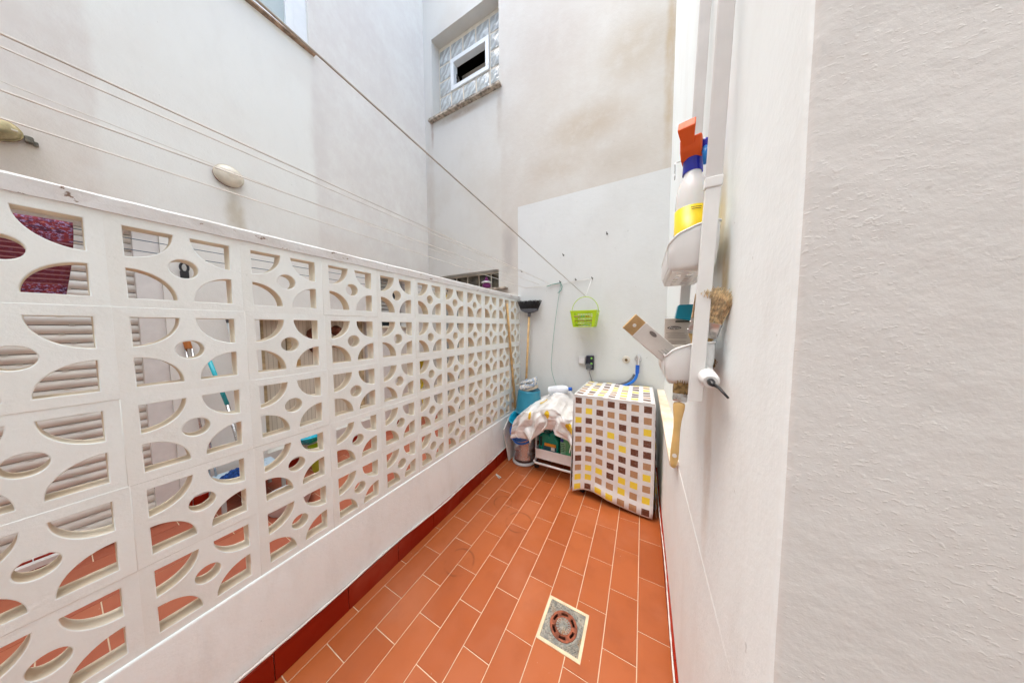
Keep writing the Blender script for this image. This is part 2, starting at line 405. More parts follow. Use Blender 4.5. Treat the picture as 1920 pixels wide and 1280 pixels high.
# ------------------------------------------------------------------ breeze-block fence
D = 1.262; PITCH = .25
def block_mesh():
    hs = .786 * PITCH; R = .337 * PITCH; cr = .112 * PITCH; mg = (PITCH - hs) / 2; bv = .0022
    cu = bpy.data.curves.new('blk', 'CURVE'); cu.dimensions = '2D'; cu.fill_mode = 'BOTH'; cu.extrude = .0275 - bv; cu.bevel_depth = bv; cu.bevel_resolution = 1
    def spl(pts):
        s_ = cu.splines.new('POLY'); s_.points.add(len(pts) - 1)
        for i, p in enumerate(pts): s_.points[i].co = (p[0], p[1], 0, 1)
        s_.use_cyclic_u = True
    h = PITCH / 2 - .00005
    spl([(-h, -h), (h, -h), (h, h), (-h, h)])
    N = 18
    for sx in (-1, 1):
        for sy in (-1, 1):
            cx, cy = sx * hs / 2, sy * hs / 2; Rb = R + 0
            pts = [(cx + sx * bv, cy + sy * bv)]
            arc = [(cx - sx * Rb * math.cos(a), cy - sy * Rb * math.sin(a)) for a in [i * PI / 2 / N for i in range(N + 1)]]
            arc[0] = (arc[0][0], cy + sy * bv); arc[-1] = (cx + sx * bv, arc[-1][1])
            spl(pts + arc)
    spl([((cr + bv) * math.cos(2 * PI * k / 28), (cr + bv) * math.sin(2 * PI * k / 28)) for k in range(28)])
    t = bpy.data.objects.new('t', cu); C.objects.link(t)
    dg = bpy.context.evaluated_depsgraph_get(); me = bpy.data.meshes.new_from_object(t.evaluated_get(dg)); bpy.data.objects.remove(t)
    # curve XY -> wall YZ, normal along +x
    me.transform(Matrix(((0, 0, 1, 0), (1, 0, 0, 0), (0, 1, 0, 0), (0, 0, 0, 1))))
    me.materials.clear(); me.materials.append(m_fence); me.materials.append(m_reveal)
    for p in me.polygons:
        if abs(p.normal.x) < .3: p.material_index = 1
    return me
fence = thing('breeze_block_fence', 'white painted breeze-block fence with pierced circle pattern between the two patios', 'fence', (-D, 0, 0))
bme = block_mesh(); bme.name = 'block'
hsz = .786 * PITCH
YC0 = .1081 + hsz / 2; ZC0 = 1.6709 - hsz / 2
first = True
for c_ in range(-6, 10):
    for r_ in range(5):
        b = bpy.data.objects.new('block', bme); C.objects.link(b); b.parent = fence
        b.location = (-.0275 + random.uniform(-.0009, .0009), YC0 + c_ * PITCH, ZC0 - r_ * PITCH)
ZT = ZC0 + PITCH / 2; ZB = ZC0 - 4 * PITCH - PITCH / 2
ymin, ymax = YC0 - 6.5 * PITCH, 2.568
mb = MB()
def capsec(t, j):
    return None
N = 90; sec = [(.006, ZT + .001), (.008, ZT + .036), (.002, ZT + .042), (-.062, ZT + .042), (-.066, ZT + .036), (-.064, ZT + .001)]
rings = []
for i in range(N + 1):
    y = ymin + (ymax - ymin) * i / N
    rings.append([mb.b.verts.new((-D + x + random.uniform(-.0009, .0009), y, z + random.uniform(-.0010, .0010))) for x, z in sec])
for A, B in zip(rings, rings[1:]):
    for k in range(len(sec)): mb.b.faces.new((A[k], A[(k + 1) % len(sec)], B[(k + 1) % len(sec)], B[k]))
mb.b.faces.new(rings[0]); mb.b.faces.new(rings[-1][::-1])
mb.build('coping', m_cap, fence)
mb = MB(); mb.span((-D - .075, ymin, -.25), (-D + .006, ymax, ZB - .001)); mb.build('base_wall', m_fbase, fence, bevel=.006)
mb = MB(); mb.span((-D + .0, 2.5545, ZB), (-D - .055, ymax, ZT)); mb.build('end_strip', m_fence, fence)
# red tile skirtings
def skirting(name, x, th, y0, y1, h, off, label, ax='x'):
    mb = MB(); vals = []; y = off + math.floor((y0 - off) / .277) * .277
    while y < y1:
        a, b = max(y, y0) + .0012, min(y + .277, y1) - .0012
        if b - a > .01:
            hh = h(y) if callable(h) else h
            mb.box((x + th / 2, (a + b) / 2, hh / 2), (abs(th), b - a, hh), bev=.0015, seg=1)
        y += .277
    me_faces = len(mb.b.faces)
    o = mb.build(name, m_skirt); at = o.data.attributes.new('tint', 'FLOAT', 'FACE')
    for i in range(me_faces): at.data[i].value = random.random() if i % 18 == 0 else at.data[i - 1].value
    return tag(o, label, 'skirting')
skirting('skirting', -D + .007, .010, -1.0, 2.565, .118, .344, 'dark red tile skirting along the foot of the breeze-block fence')
skirting('skirting', xr, -.010, .42, 2.565, .085, .25, 'dark red tile skirting along the foot of the right house wall')
mb = MB()
for k in range(9):
    a = -1.24 + k * .155; mb.box((a + .075, 2.563, .045), (.15, .010, .09), bev=.0015, seg=1)
o = mb.build('skirting', m_skirt); o.data.attributes.new('tint', 'FLOAT', 'FACE'); tag(o, 'dark red tile skirting at the foot of the end wall behind the trolley', 'skirting')
mb = MB()
for k in range(19):
    a = -2.1 + k * .25
    mb.box((-2.694, a + .124, .15 + .04), (.012, .247, .08), bev=.0015, seg=1)
o = mb.build('skirting', m_skirt); o.data.attributes.new('tint', 'FLOAT', 'FACE'); tag(o, 'dark red skirting under the shuttered wall seen through the fence', 'skirting')
# plaster lips above the skirtings
def lip(x0_, h, r_, sgn, yr, nm, lab):
    mb = MB(); pts = []
    for i in range(90):
        y = yr[0] + (yr[1] - yr[0]) * i / 89
        pts.append((x0_ + sgn * .003 * math.sin(y * 5.1), y, h + .010 * math.sin(y * 2.3 + 1) + .004 * math.sin(y * 9) + random.uniform(-.0012, .0012)))
    mb.tube(pts, [r_ * random.uniform(.6, 1.2) for _ in pts], n=6)
    o = mb.build(nm, dull_white, smooth=True); return tag(o, lab, 'plaster edge')
lip(-D + .016, .125, .0055, 1, (-1.0, 2.2), 'plaster_edge', 'wavy white plaster lip lifting off above the left skirting')
lip(xr - .012, .092, .0035, 1, (.45, 2.4), 'plaster_edge', 'thin white plaster line above the right skirting')

# ------------------------------------------------------------------ windows on the end wall
def glassblock_mat():
    g = NG('glass_block'); o = g.obj()
    sx_ = g.sep(o); n = g.noise(o, 12, 2, .5, (1, 1, 1)); wv = g.math('SINE', g.math('ADD', g.math('MULTIPLY', g.math('ADD', sx_[0], g.math('MULTIPLY', sx_[2], -.8)), 62), g.math('MULTIPLY', n, 9)))
    col = g.mix(g.rng(wv, -.8, .9), (.40, .41, .39), (.54, .57, .56))
    return g.out(col, .12, g.bump(wv, .006, .8), Coat_Weight=.6)
m_gb = glassblock_mat(); m_gbd = mat('dark_glass_block', (.10, .085, .06), .2, var=.35, scale=9)
m_mort = mat('mortar', (.66, .60, .50), .9, bump=.4)
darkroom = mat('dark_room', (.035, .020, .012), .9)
sillm = mat('mouldy_sill', (.42, .36, .29), .9, var=.35, scale=22, bump=.35)
t = thing('glass_block_window', 'upper glass-block window with a small white open sash in the middle', 'window', (-2.04, 2.72, 4.15))
mb = MB(); P_ = .205; yb = 2.70
for i in range(5):
    for j in range(6):
        if 1 <= i <= 3 and 1 <= j <= 2: continue
        cx = UW[0] + .005 + P_ * (i + .5); cz = 5.13 - .2 * (j + .5) + .0
        if j == 5: continue
        q = MB(); q.box((cx, yb + .035, cz), (P_ - .022, .07, .178), bev=.010, seg=2); autosm(q.build('glass_block', m_gb, t), 30)
mb.span((UW[0] - .01, yb + .008, 4.11), (UW[0] + 1.05, yb + .06, 4.53)); mb.span((UW[0] - .01, yb + .008, 4.93), (UW[1] + .01, yb + .06, 5.18))
mb.span((UW[0] - .01, yb + .008, 4.53), (UW[0] + P_ + .005, yb + .06, 4.93)); mb.span((UW[0] + 4 * P_ + .004, yb + .008, 4.53), (UW[1] + .01, yb + .06, 4.93))
mb.build('mortar', m_mort, t)
def ring(mb, x0_, x1_, z0_, z1_, w_, ya, yb_, ax=0):
    def B(a, b, c, d):
        if ax == 0: mb.span((a, ya, c), (b, yb_, d), bev=.003)
        else: mb.span((ya, a, c), (yb_, b, d), bev=.003)
    B(x0_, x1_, z0_, z0_ + w_); B(x0_, x1_, z1_ - w_, z1_); B(x0_, x0_ + w_, z0_ + w_, z1_ - w_); B(x1_ - w_, x1_, z0_ + w_, z1_ - w_)
sx0, sx1, sz0, sz1 = UW[0] + P_ + .01, UW[0] + 4 * P_, 4.535, 4.925
mb = MB(); ring(mb, sx0, sx1, sz0, sz1, .05, yb - .012, yb + .07); fr = sub(mb.build('window_frame', white_pl, t), t)
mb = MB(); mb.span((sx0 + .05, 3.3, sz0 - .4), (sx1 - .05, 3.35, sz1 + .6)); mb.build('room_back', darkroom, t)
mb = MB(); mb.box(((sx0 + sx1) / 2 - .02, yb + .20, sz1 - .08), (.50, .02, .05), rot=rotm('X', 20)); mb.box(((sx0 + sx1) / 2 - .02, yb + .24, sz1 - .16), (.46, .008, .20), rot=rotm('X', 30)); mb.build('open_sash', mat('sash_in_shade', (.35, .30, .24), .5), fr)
mb = MB(); mb.span((sx0 + .053, yb + .04, sz0 + .05), (sx0 + .060, yb + .10, sz0 + .23)); mb.build('stay', steel, fr)
mb = MB(); mb.grid(lambda u, v: (UW[0] - .035 + 1.10 * u, 2.512 + (yb - 2.512) * v, 4.147 + .003 * math.sin(40 * u)), 30, 2)
mb.span((UW[0] - .035, 2.512 + .0, 4.122), (UW[1] + .035, 2.569, 4.145)); mb.build('sill', sillm, t)
# dark box behind (room)
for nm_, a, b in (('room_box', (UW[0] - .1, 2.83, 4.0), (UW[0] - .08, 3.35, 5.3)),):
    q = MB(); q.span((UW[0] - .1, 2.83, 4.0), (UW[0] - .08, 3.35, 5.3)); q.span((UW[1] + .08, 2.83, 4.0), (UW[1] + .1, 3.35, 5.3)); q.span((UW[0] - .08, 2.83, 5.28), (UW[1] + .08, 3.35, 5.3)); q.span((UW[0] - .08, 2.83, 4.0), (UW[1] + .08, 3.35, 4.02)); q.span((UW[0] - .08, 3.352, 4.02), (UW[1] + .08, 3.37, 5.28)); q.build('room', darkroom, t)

t = thing('glass_block_window', 'low strip of dark glass blocks peeping over the end of the fence', 'window', (-2.0, 2.7, 1.86))
for i in range(5):
    q = MB(); q.box((LW[0] + .0946 + .1892 * i, 2.72, 1.972), (.172, .06, .190), bev=.010); autosm(q.build('glass_block', m_gbd, t), 30)
mb = MB(); mb.span((LW[0] - .01, 2.70, 1.85), (LW[1] + .01, 2.74, 2.09)); mb.build('mortar', m_mort, t)
mb = MB(); mb.span((LW[0] - .04, 2.50, 1.835), (LW[1] + .125, 2.70, 1.858), bev=.003); mb.build('sill', sillm, t)
t = thing('candle_lantern', 'small purple lantern with a white rim on the low window sill', 'lantern', (-1.70, 2.55, 1.858))
purp = mat('purple_plastic', (.16, .01, .12), .3)
mb = MB(); mb.lathe([(.035, 1.86), (.05, 1.875), (.052, 1.90), (.035, 1.925)], (-1.70, 2.54, 0), n=24); autosm(mb.build('bowl', purp, t))
mb = MB(); mb.lathe([(.050, 1.922), (.066, 1.928), (.066, 1.934), (.045, 1.944)], (-1.70, 2.54, 0), n=24); autosm(mb.build('rim', white_pl, t))
mb = MB(); mb.lathe([(.03, 1.944), (.028, 1.965), (.016, 1.97), (.017, 1.99), (.008, 1.995)], (-1.70, 2.54, 0), n=24); autosm(mb.build('lid', purp, t))

# window high on the neighbour wall
t = thing('window', 'white framed window high on the left wall with a thin brown sill', 'window', (-2.72, .74, 3.86))
glassm = NG('pane_glass'); gm_ = glassm.out((.46, .52, .50), .25)
xg = -2.745
mb = MB(); ring(mb, WIN[0] + .05, WIN[1] - .10, WIN[2] + .004, WIN[3], .055, xg - .02, xg + .03, ax=1); mb.span((xg - .022, WIN[1] - .10, WIN[2]), (xg + .020, WIN[1], WIN[3])); fr = sub(mb.build('window_frame', white_pl, t), t)
mb = MB(); mb.span((xg - .003, WIN[0] + .1, WIN[2] + .05), (xg + .003, WIN[1] - .15, WIN[3] - .05)); mb.build('pane', gm_, fr)
mb = MB(); mb.span((xg - .03, WIN[0], WIN[2]), (xg - .022, WIN[1], WIN[3])); mb.build('back_panel', dull_white, t)
mb = MB(); mb.span((-2.78, WIN[0] - .04, WIN[2] - .014), (-2.66, WIN[1] + .035, WIN[2] - .001), bev=.002); mb.build('sill', mat('brown_sill', (.36, .25, .17), .8, var=.3, scale=20), t)

# roller shutter
t = thing('roller_shutter', 'closed off-white roller shutter with curved slats in the neighbouring wall', 'shutter', (-2.76, -.6, .22))
slm = mat('shutter_slat', (.70, .665, .60), .45, var=.05, scale=6)
mb = MB(); sl_h = .0495; z = SHU[2] + .004; k = 0
while z < 1.99:
    prof = [(-2.775 + .011 * math.sin(PI * q / 6) ** .7, z + (sl_h - .003) * q / 6) for q in range(7)] + [(-2.782, z + sl_h - .003), (-2.782, z)]
    mb.prism([(p[0], p[1]) for p in prof], 1, SHU[0], .262)
    for q in range(14):
        yy = SHU[0] + .05 + .14 * q + (k % 2) * .03
        if yy < .24: mb.span((-2.774, yy - .008, z + sl_h - .0035), (-2.7655, yy + .008, z + sl_h - .0012))
    z += sl_h; k += 1
o = mb.build('slats', slm, t); autosm(o, 40)
mb = MB(); mb.span((-2.80, SHU[0], SHU[2]), (-2.79, SHU[1], SHU[3])); mb.build('shutter_back', mat('slat_gap', (.06, .05, .045), .9), t)
mb = MB(); mb.span((-2.79, .262, SHU[2]), (-2.722, .3548, SHU[3] - .001), bev=.002); mb.build('guide_rail', dull_white, t)
mb = MB(); mb.span((-2.95, SHU[0] - .03, SHU[2] - .03), (-2.66, SHU[1] + .02, SHU[2] + .001), bev=.003); mb.build('sill', dull_white, t)

# small shuttered window at the far end
t = thing('shuttered_window', 'small window with a half lowered grey shutter at the far end of the neighbouring wall', 'window', (-2.76, 1.98, 1.4))
mb = MB(); z = 1.47
gsl = mat('grey_slat', (.42, .41, .38), .5)
while z < 1.98:
    mb.prism([(-2.80, z), (-2.788, z + .012), (-2.788, z + .03), (-2.80, z + .042)], 1, 1.81, 2.02); z += .045
mb.build('shutter', gsl, t)
mb = MB(); mb.span((-2.83, 1.80, 1.41), (-2.82, 2.17, 1.99)); mb.build('pane', mat('dark_pane', (.03, .035, .04), .15), t)
mb = MB(); mb.span((-2.815, 2.02, 1.41), (-2.79, 2.045, 1.98)); mb.span((-2.815, 2.13, 1.41), (-2.79, 2.155, 1.98)); mb.build('window_frame', mat('brown_frame', (.12, .07, .05), .5), t)
mb = MB(); mb.span((-2.82, 1.77, 1.378), (-2.67, 2.2, 1.400), bev=.002); mb.build('sill', mat('beige_sill', (.60, .50, .38), .8), t)

# cupboard niche with beaded boards and rusty pipe collars
def bead():
    g = NG('stained_boards'); o = g.obj(); xyz = g.sep(o)
    st = g.noise(o, 6, 6, .65, (1, 2.4, .35)); f = g.rng(st, .45, .68)
    hz = g.rng(xyz[2], .75, 1.4)
    col = g.mix(g.math('MULTIPLY', f, g.math('ADD', g.math('MULTIPLY', hz, .6), .25)), (.64, .57, .46), (.34, .19, .08))
    gr = g.math('FRACT', g.math('DIVIDE', xyz[1], .032)); m = g.math('LESS_THAN', gr, .10)
    col = g.mix(g.math('MULTIPLY', m, .6), col, (.26, .17, .09))
    return g.out(col, .7, g.bump(gr, .003, .3))
t = thing('boarded_niche', 'recessed cupboard lined with rust-stained white beaded boards in the neighbouring wall', 'niche', (-2.8, 1.25, .36))
mb = MB(); mb.span((-2.85, NIC[0], NIC[2]), (-2.83, NIC[1], NIC[3])); mb.build('back_boards', bead(), t)
sb_ = mat('stained_batten', (.50, .38, .22), .7, var=.25)
for a, b in (((-2.83, 1.62, NIC[2]), (-2.80, 1.66, NIC[3])), ((-2.83, .80, NIC[2]), (-2.80, .84, NIC[3])), ((-2.83, .99, 1.18), (-2.80, 1.02, NIC[3]))): MB().span(a, b).build('batten', sb_, t)
for (y, z, r_) in ((1.20, 1.33, .055), (1.21, 1.20, .05), (1.40, 1.36, .05), (1.395, 1.22, .035)):
    mb = MB(); mb.lathe([(r_, 0), (r_ * 1.1, .02), (r_ * .7, .035), (r_ * .5, .09), (r_ * .35, .095)], (0, 0, 0), n=9, mat4=Matrix.Translation((-2.83, y, z)) @ rotm('Y', 90)); mb.build('pipe_collar', rustm, t, smooth=True)
mb = MB(); mb.span((-2.83, .93, 1.02), (-2.80, 1.08, 1.10)); mb.build('wood_block', wood2, t)
mb = MB(); mb.span((-2.83, .94, 1.105), (-2.78, 1.03, 1.19), bev=.004); mb.build('junction_box', mat('grey_box', (.50, .53, .55), .4), t)

# bulkhead lamps
def dome(y, z, ry, rz, dep, label, m, guard=False):
    t = thing('bulkhead_lamp', label, 'wall lamp', (-2.7, y, z))
    T = Matrix.Translation((-2.7, y, z)) @ rotm('Y', 90)
    k = rz / ry
    mb = MB(); mb.lathe([(ry * 1.0, 0), (ry * 1.0, .022), (ry * .93, .026)], n=40, mat4=T, sx=k); autosm(mb.build('base', rustm, t), 50)
    mb = MB(); prof = [(ry * .98 * math.cos(a), .026 + dep * math.sin(a)) for a in [i * PI / 2 / 9 for i in range(9)]] + [(ry * .12, .026 + dep + .002), (ry * .02, .028 + dep)]
    mb.lathe([(ry * 1.03, .018), (ry * 1.03, .028)] + prof, n=40, mat4=T, sx=k); autosm(mb.build('glass_cover', m, t), 60)
    return t, T
cream = mat('cream_enamel', (.72, .66, .54), .25, var=.08, scale=14)
yel = mat('aged_yellow_glass', (.52, .44, .24), .25, var=.25, scale=14)
dome(.672, 2.49, .074, .070, .042, 'round cream bulkhead lamp with a rusty lower edge on the neighbouring wall', cream)
t, T = dome(-.115, 2.325, .105, .062, .06, 'oval yellowed bulkhead lamp with a grimy socket at the left edge', yel)
mb = MB(); mb.tube([(-2.65, -.21, 2.325), (-2.62, -.115, 2.325), (-2.645, -.02, 2.325)], .004); mb.tube([(-2.7, -.115 + .1 * math.cos(a), 2.325 + .06 * math.sin(a)) for a in [i * PI / 12 for i in range(24)]], .005, closed=True); mb.build('guard', cream, t)
mb = MB(); mb.box((-2.685, .004, 2.315), (.03, .022, .032), bev=.006); mb.box((-2.69, .018, 2.305), (.02, .014, .022), bev=.004); mb.build('cable_gland', mat('grimy_grey', (.24, .22, .17), .8, var=.4, scale=30), t)
t = MB(); t.box((-2.69, .025, 2.09), (.025, .03, .022), bev=.005); tag(t.build('wall_plug', dull_white), 'small cream plug stub on the wall under the oval lamp', 'wall plug')
t = MB(); t.box((-2.694, .47, 2.055), (.015, .02, .012), bev=.003); tag(t.build('wall_plug', rustm), 'small rusty plug stub just above the coping near the shutter', 'wall plug')

# ------------------------------------------------------------------ things in the neighbour's patio
teal = mat('teal_plastic', (.02, .42, .50), .3, var=.03)
cyan = mat('cyan_plastic', (.01, .45, .62), .28, var=.04)
bluep = mat('blue_plastic', (.01, .10, .50), .3, var=.04)
greym = mat('grey_pole_plastic', (.42, .45, .45), .4)
limeg = mat('lime_plastic', (.42, .52, .02), .35, var=.04)
t = thing('mop', 'turquoise handled mop leaning behind the fence', 'mop', (-2.50, .57, .15))
mb = MB(); mb.tube([(-2.60, .50, 1.17), (-2.55, .555, .86)], .0115, n=10); mb.build('grip', teal, t, smooth=True)
mb = MB(); mb.tube([(-2.55, .555, .86), (-2.45, .62, .22)], .010, n=10); mb.build('pole', steel, t, smooth=True)
mb = MB(); mb.lathe([(.05, .15), (.06, .18), (.035, .22), (.02, .25)], (-2.445, .625, 0), n=14); mb.build('mop_head', dull_white, t, smooth=True)
t = thing('pole', 'grey extendable pole with a dark cap beside the turquoise mop', 'pole', (-2.55, .66, .15))
mb = MB(); mb.tube([(-2.66, .615, 1.43), (-2.52, .70, .16)], .0105, n=10); mb.build('shaft', greym, t, smooth=True)
mb = MB(); mb.tube([(-2.664, .612, 1.475), (-2.66, .615, 1.43)], .0125, n=10); mb.build('cap', mat('dark_grey_cap', (.10, .10, .11), .4), t, smooth=True)
t = thing('squeegee', 'steel rod tool with an orange brown end leaning on the neighbouring wall', 'squeegee', (-2.6, .45, .15))
mb = MB(); mb.tube([(-2.68, .425, 1.30), (-2.67, .43, 1.255)], .017, n=10); mb.build('end_cap', mat('orange_brown', (.42, .13, .02), .5), t)
mb = MB(); mb.tube([(-2.676, .419, 1.255), (-2.64, .475, .3)], .006, n=8); mb.tube([(-2.664, .441, 1.255), (-2.63, .50, .3)], .006, n=8); mb.build('rod', steel, t, smooth=True)
t = thing('key_box', 'small black clip hanging on the wall seen through a fence hole', 'clip', (-2.69, .44, 1.7))
mb = MB(); mb.tube([(-2.68, .44 + .016 * math.cos(a), 1.79 + .03 * math.sin(a)) for a in [i * PI / 8 for i in range(16)]], .006, closed=True); mb.build('loop', blackm, t, smooth=True)
mb = MB(); mb.box((-2.685, .44, 1.735), (.02, .036, .065), bev=.004); mb.build('body', blackm, t)
# tray on a low shelf with blue scourer
t = thing('wash_tray', 'pale blue rectangular tray with a grey underside on the neighbour floor', 'tray', (-2.5, .55, .28))
mb = MB(); mb.box((-2.50, .62, .345), (.30, .34, .012), bev=.004); mb.box((-2.50, .62, .33), (.26, .30, .02)); mb.build('dish', mat('pale_blue', (.42, .55, .66), .3), t)
for a in (-.13, .13):
    for b in (-.15, .15): MB().span((-2.50 + a - .01, .62 + b - .01, .15), (-2.50 + a + .01, .62 + b + .01, .33)).build('leg', greym, t)
t = MB(); t.grid(lambda u, v: (-2.56 + .14 * u, .50 + .12 * v + .01 * math.sin(20 * u), .352 + .045 * math.sin(PI * u) * math.sin(PI * v) + .012 * math.sin(31 * u + 13 * v)), 18, 16)
tag(t.build('scrubbing_cloth', mat('blue_cloth', (.01, .06, .26), .9, var=.3, scale=60, bump=1), solid=.004), 'crumpled dark blue cloth on the pale tray', 'cloth')
t = thing('plastic_tub', 'yellow-green plastic tub on the neighbour floor', 'tub', (-2.42, 1.03, .15))
mb = MB(); mb.lathe([(.0, .152), (.085, .152), (.115, .38), (.118, .385), (.112, .386), (.08, .17), (0, .17)], (-2.42, 1.06, 0), n=4, mat4=rotm('Z', 45), close=False); mb.build('tub_body', limeg, t, bevel=.008)
t = thing('wash_bowl', 'round cyan bowl seen through the fence holes', 'bowl', (-2.52, .98, .385))
mb = MB(); mb.lathe([(.0, .45), (.055, .45), (.06, .435), (.085, .43), (.10, .46), (.135, .475), (.14, .468), (.10, .425), (.055, .39), (0, .39)], (-2.56, 1.02, 0), n=32, close=False); autosm(mb.build('bowl_body', cyan, t), 50)
t = thing('washing_basin', 'white plastic basin on the tiles behind the fence', 'basin', (-2.2, .80, .15))
mb = MB(); mb.lathe([(0, .155), (.10, .155), (.135, .24), (.14, .24), (.105, .151)], (-2.15, .72, 0), n=28, close=False); autosm(mb.build('basin_body', mat('bluish_white', (.62, .66, .70), .35), t))
t = thing('floor_cup', 'small white cup lying by the mop head', 'cup', (-2.30, .60, .15))
mb = MB(); mb.lathe([(0, 0), (.03, 0), (.042, .09), (.045, .09), (.033, -.003)], (0, 0, 0), n=20, mat4=Matrix.Translation((-2.28, .55, .19)) @ rotm('Y', 70), close=False); autosm(mb.build('cup_body', white_pl, t))
# yellow hose hanging on the neighbour wall
hosey = mat('yellow_hose', (.58, .42, .015), .4, var=.15)
t = thing('garden_hose', 'coiled yellow garden hose hanging on the neighbouring wall', 'hose', (-2.68, 2.27, 1.1))
mb = MB()
for k in range(7):
    pts = []
    for i in range(40):
        a = 2 * PI * i / 40; pts.append((-2.685 + .012 * k + .004 * math.sin(3 * a + k), 2.27 + (.105 + .006 * math.sin(k * 2.1)) * math.cos(a), .80 + (.255 + .012 * math.cos(k * 1.7)) * math.sin(a)))
    mb.tube(pts, .0075, n=7, closed=True)
mb.build('hose_coil', hosey, t, smooth=True)
mb = MB(); mb.box((-2.64, 2.27, 1.045), (.11, .03, .018), bev=.004); mb.build('hook', rustm, t)
mb = MB(); mb.tube([(-2.62, 2.30, .56), (-2.55, 2.28, .35), (-2.52, 2.20, .175), (-2.45, 2.05, .16), (-2.40, 1.90, .16)], .0075, n=7); mb.build('hose_end', hosey, t, smooth=True)
t = thing('metal_cabinet', 'grey metal cabinet against the end wall behind the fence', 'cabinet', (-2.2, 2.45, .15))
cabm = mat('grey_cabinet', (.30, .33, .32), .5)
mb = MB(); mb.span((-2.40, 2.43, .15), (-1.98, 2.565, 1.74), bev=.004); mb.build('carcass', cabm, t)
mb = MB(); mb.span((-2.39, 2.418, .20), (-2.195, 2.429, 1.72), bev=.002); mb.build('door', cabm, t); mb = MB(); mb.span((-2.185, 2.418, .20), (-1.99, 2.429, 1.72), bev=.002); mb.build('door', cabm, t)
mb = MB(); mb.span((-2.20 - .03, 2.405, .95), (-2.21, 2.417, 1.05)); mb.build('handle', steel, t)
t = MB(); t.grid(lambda u, v: (-2.38 + .2 * u, 2.44 + .1 * v, 1.745 + .07 * math.sin(PI * u) ** .5 * math.sin(PI * v) ** .5 + .008 * math.sin(14 * u)), 14, 10)
tag(t.build('cleaning_cloth', mat('yellow_cloth', (.62, .42, .05), .9, var=.15, scale=50), solid=.004), 'bundled yellow cloth on top of the grey cabinet', 'cloth')
# rug over the neighbour's line
def rugm():
    g = NG('rug_weave'); u = g.uv(); n = g.noise(u, 34, 5, .75); n2 = g.noise(u, 75, 3, .7); s_ = g.sep(u)
    col = g.mix(g.rng(n, .38, .56), (.045, .008, .03), (.20, .02, .025)); col = g.mix(g.rng(n2, .5, .62), col, (.26, .19, .34))
    col = g.mix(g.math('MULTIPLY', g.rng(g.noise(u, 50, 3, .7), .60, .66), .7), col, (.45, .12, .06))
    b = g.math('MULTIPLY', g.rng(s_[1], .60, .62), g.rng(s_[1], .90, .88)); st = g.math('LESS_THAN', g.math('FRACT', g.math('MULTIPLY', s_[1], 34)), .3)
    dk = g.mix(g.math('MULTIPLY', st, .7), (.10, .006, .012), (.30, .13, .13))
    col = g.mix(g.math('MULTIPLY', b, .88), col, dk)
    return g.out(col, .95, g.bump(n2, .004, 1.))
def rug(u, v):
    y = -.85 + .90 * u; r_ = .022
    x0_, zt = -2.42, 1.872
    if v < .42: z = zt - .20 * (1 - v / .42) ; x = x0_ - r_ - .03 * (1 - v / .42)
    elif v < .5: a = (v - .42) / .08 * PI; x = x0_ - r_ * math.cos(a); z = zt + r_ * math.sin(a)
    else: z = zt - .36 * (v - .5) / .5; x = x0_ + r_ + .03 * (v - .5)
    y += .03 * math.sin(3.4 * v) * u
    return (x + .012 * math.sin(9 * u + 2 * v) * abs(v - .45) * 2, y, z + .006 * math.sin(7 * u))
mb = MB(); mb.grid(rug, 40, 40); o = mb.build('rug', rugm(), solid=.008, smooth=True); tag(o, 'dark red and purple woven rug draped over a line behind the fence', 'rug')
for k, (x_, z_) in enumerate(((-2.42, 1.876), (-2.47, 1.826))):
    mb = MB(); mb.tube([(x_, -2.19, z_), (x_, .3, z_ - .008), (x_, 2.568, z_)], .0022, n=6)
    tag(mb.build('washing_line', mat('dark_blue_line', (.04, .09, .13), .5), smooth=True), ('upper' if k == 0 else 'lower') + ' dark blue washing line of the neighbour seen through the top fence holes', 'washing line', 'dark lines behind the fence')

# ------------------------------------------------------------------ washing lines over our patio
def line(p, q, sag, r_, label, nm='washing_line', m=None, extra=()):
    p = Vector(p); q = Vector(q); pts = []
    for i in range(41):
        s_ = i / 40; v = p.lerp(q, s_); v.z -= sag * 4 * s_ * (1 - s_); pts.append(v)
    pts += [Vector(e) for e in extra]
    mb = MB(); mb.tube(pts, r_, n=7); return tag(mb.build(nm, m or linem, smooth=True), label, 'washing line', 'white washing lines over the patio')
line((-1.25, -2.19, 1.99), (-1.254, 2.565, 2.02), -.0, .0021, 'topmost of the white washing lines running beside the fence to the end wall nail')
line((-.90, -2.19, 1.85), (-.87, 2.565, 1.838), .0, .0020, 'washing line running along to a hook and then across the end wall', extra=[(-.62, 2.562, 1.852), (-.458, 2.558, 1.868)])
line((-1.07, -2.19, 1.80), (-1.02, 2.565, 1.855), .0, .0018, 'thin slack washing line just above the coping, third from the top')
line((-1.18, -2.19, 1.82), (-1.20, 2.565, 1.835), .0, .0019, 'lowest washing line, closest to the coping of the fence', extra=[(-1.0, 2.562, 1.830), (-.80, 2.558, 1.845)])
line((-1.42, -2.19, 2.06), (-1.36, 2.565, 1.93), .01, .0012, 'very thin wire just beyond the fence, behind the washing lines')
line((-.90, -2.19, 2.42), (-.49, 2.42, 1.680), .0, .0026, 'thick grey diagonal cord running down to the green peg basket', nm='washing_line', m=mat('grey_cord', (.40, .37, .32), .6))
mb = MB(); mb.tube([(-.49, 2.42, 1.678), (-.458, 2.555, 1.866)], .0022, n=6); tag(mb.build('nail_loop', white_pl, smooth=True), 'short white cord from a wall nail to the green basket handle', 'cord')
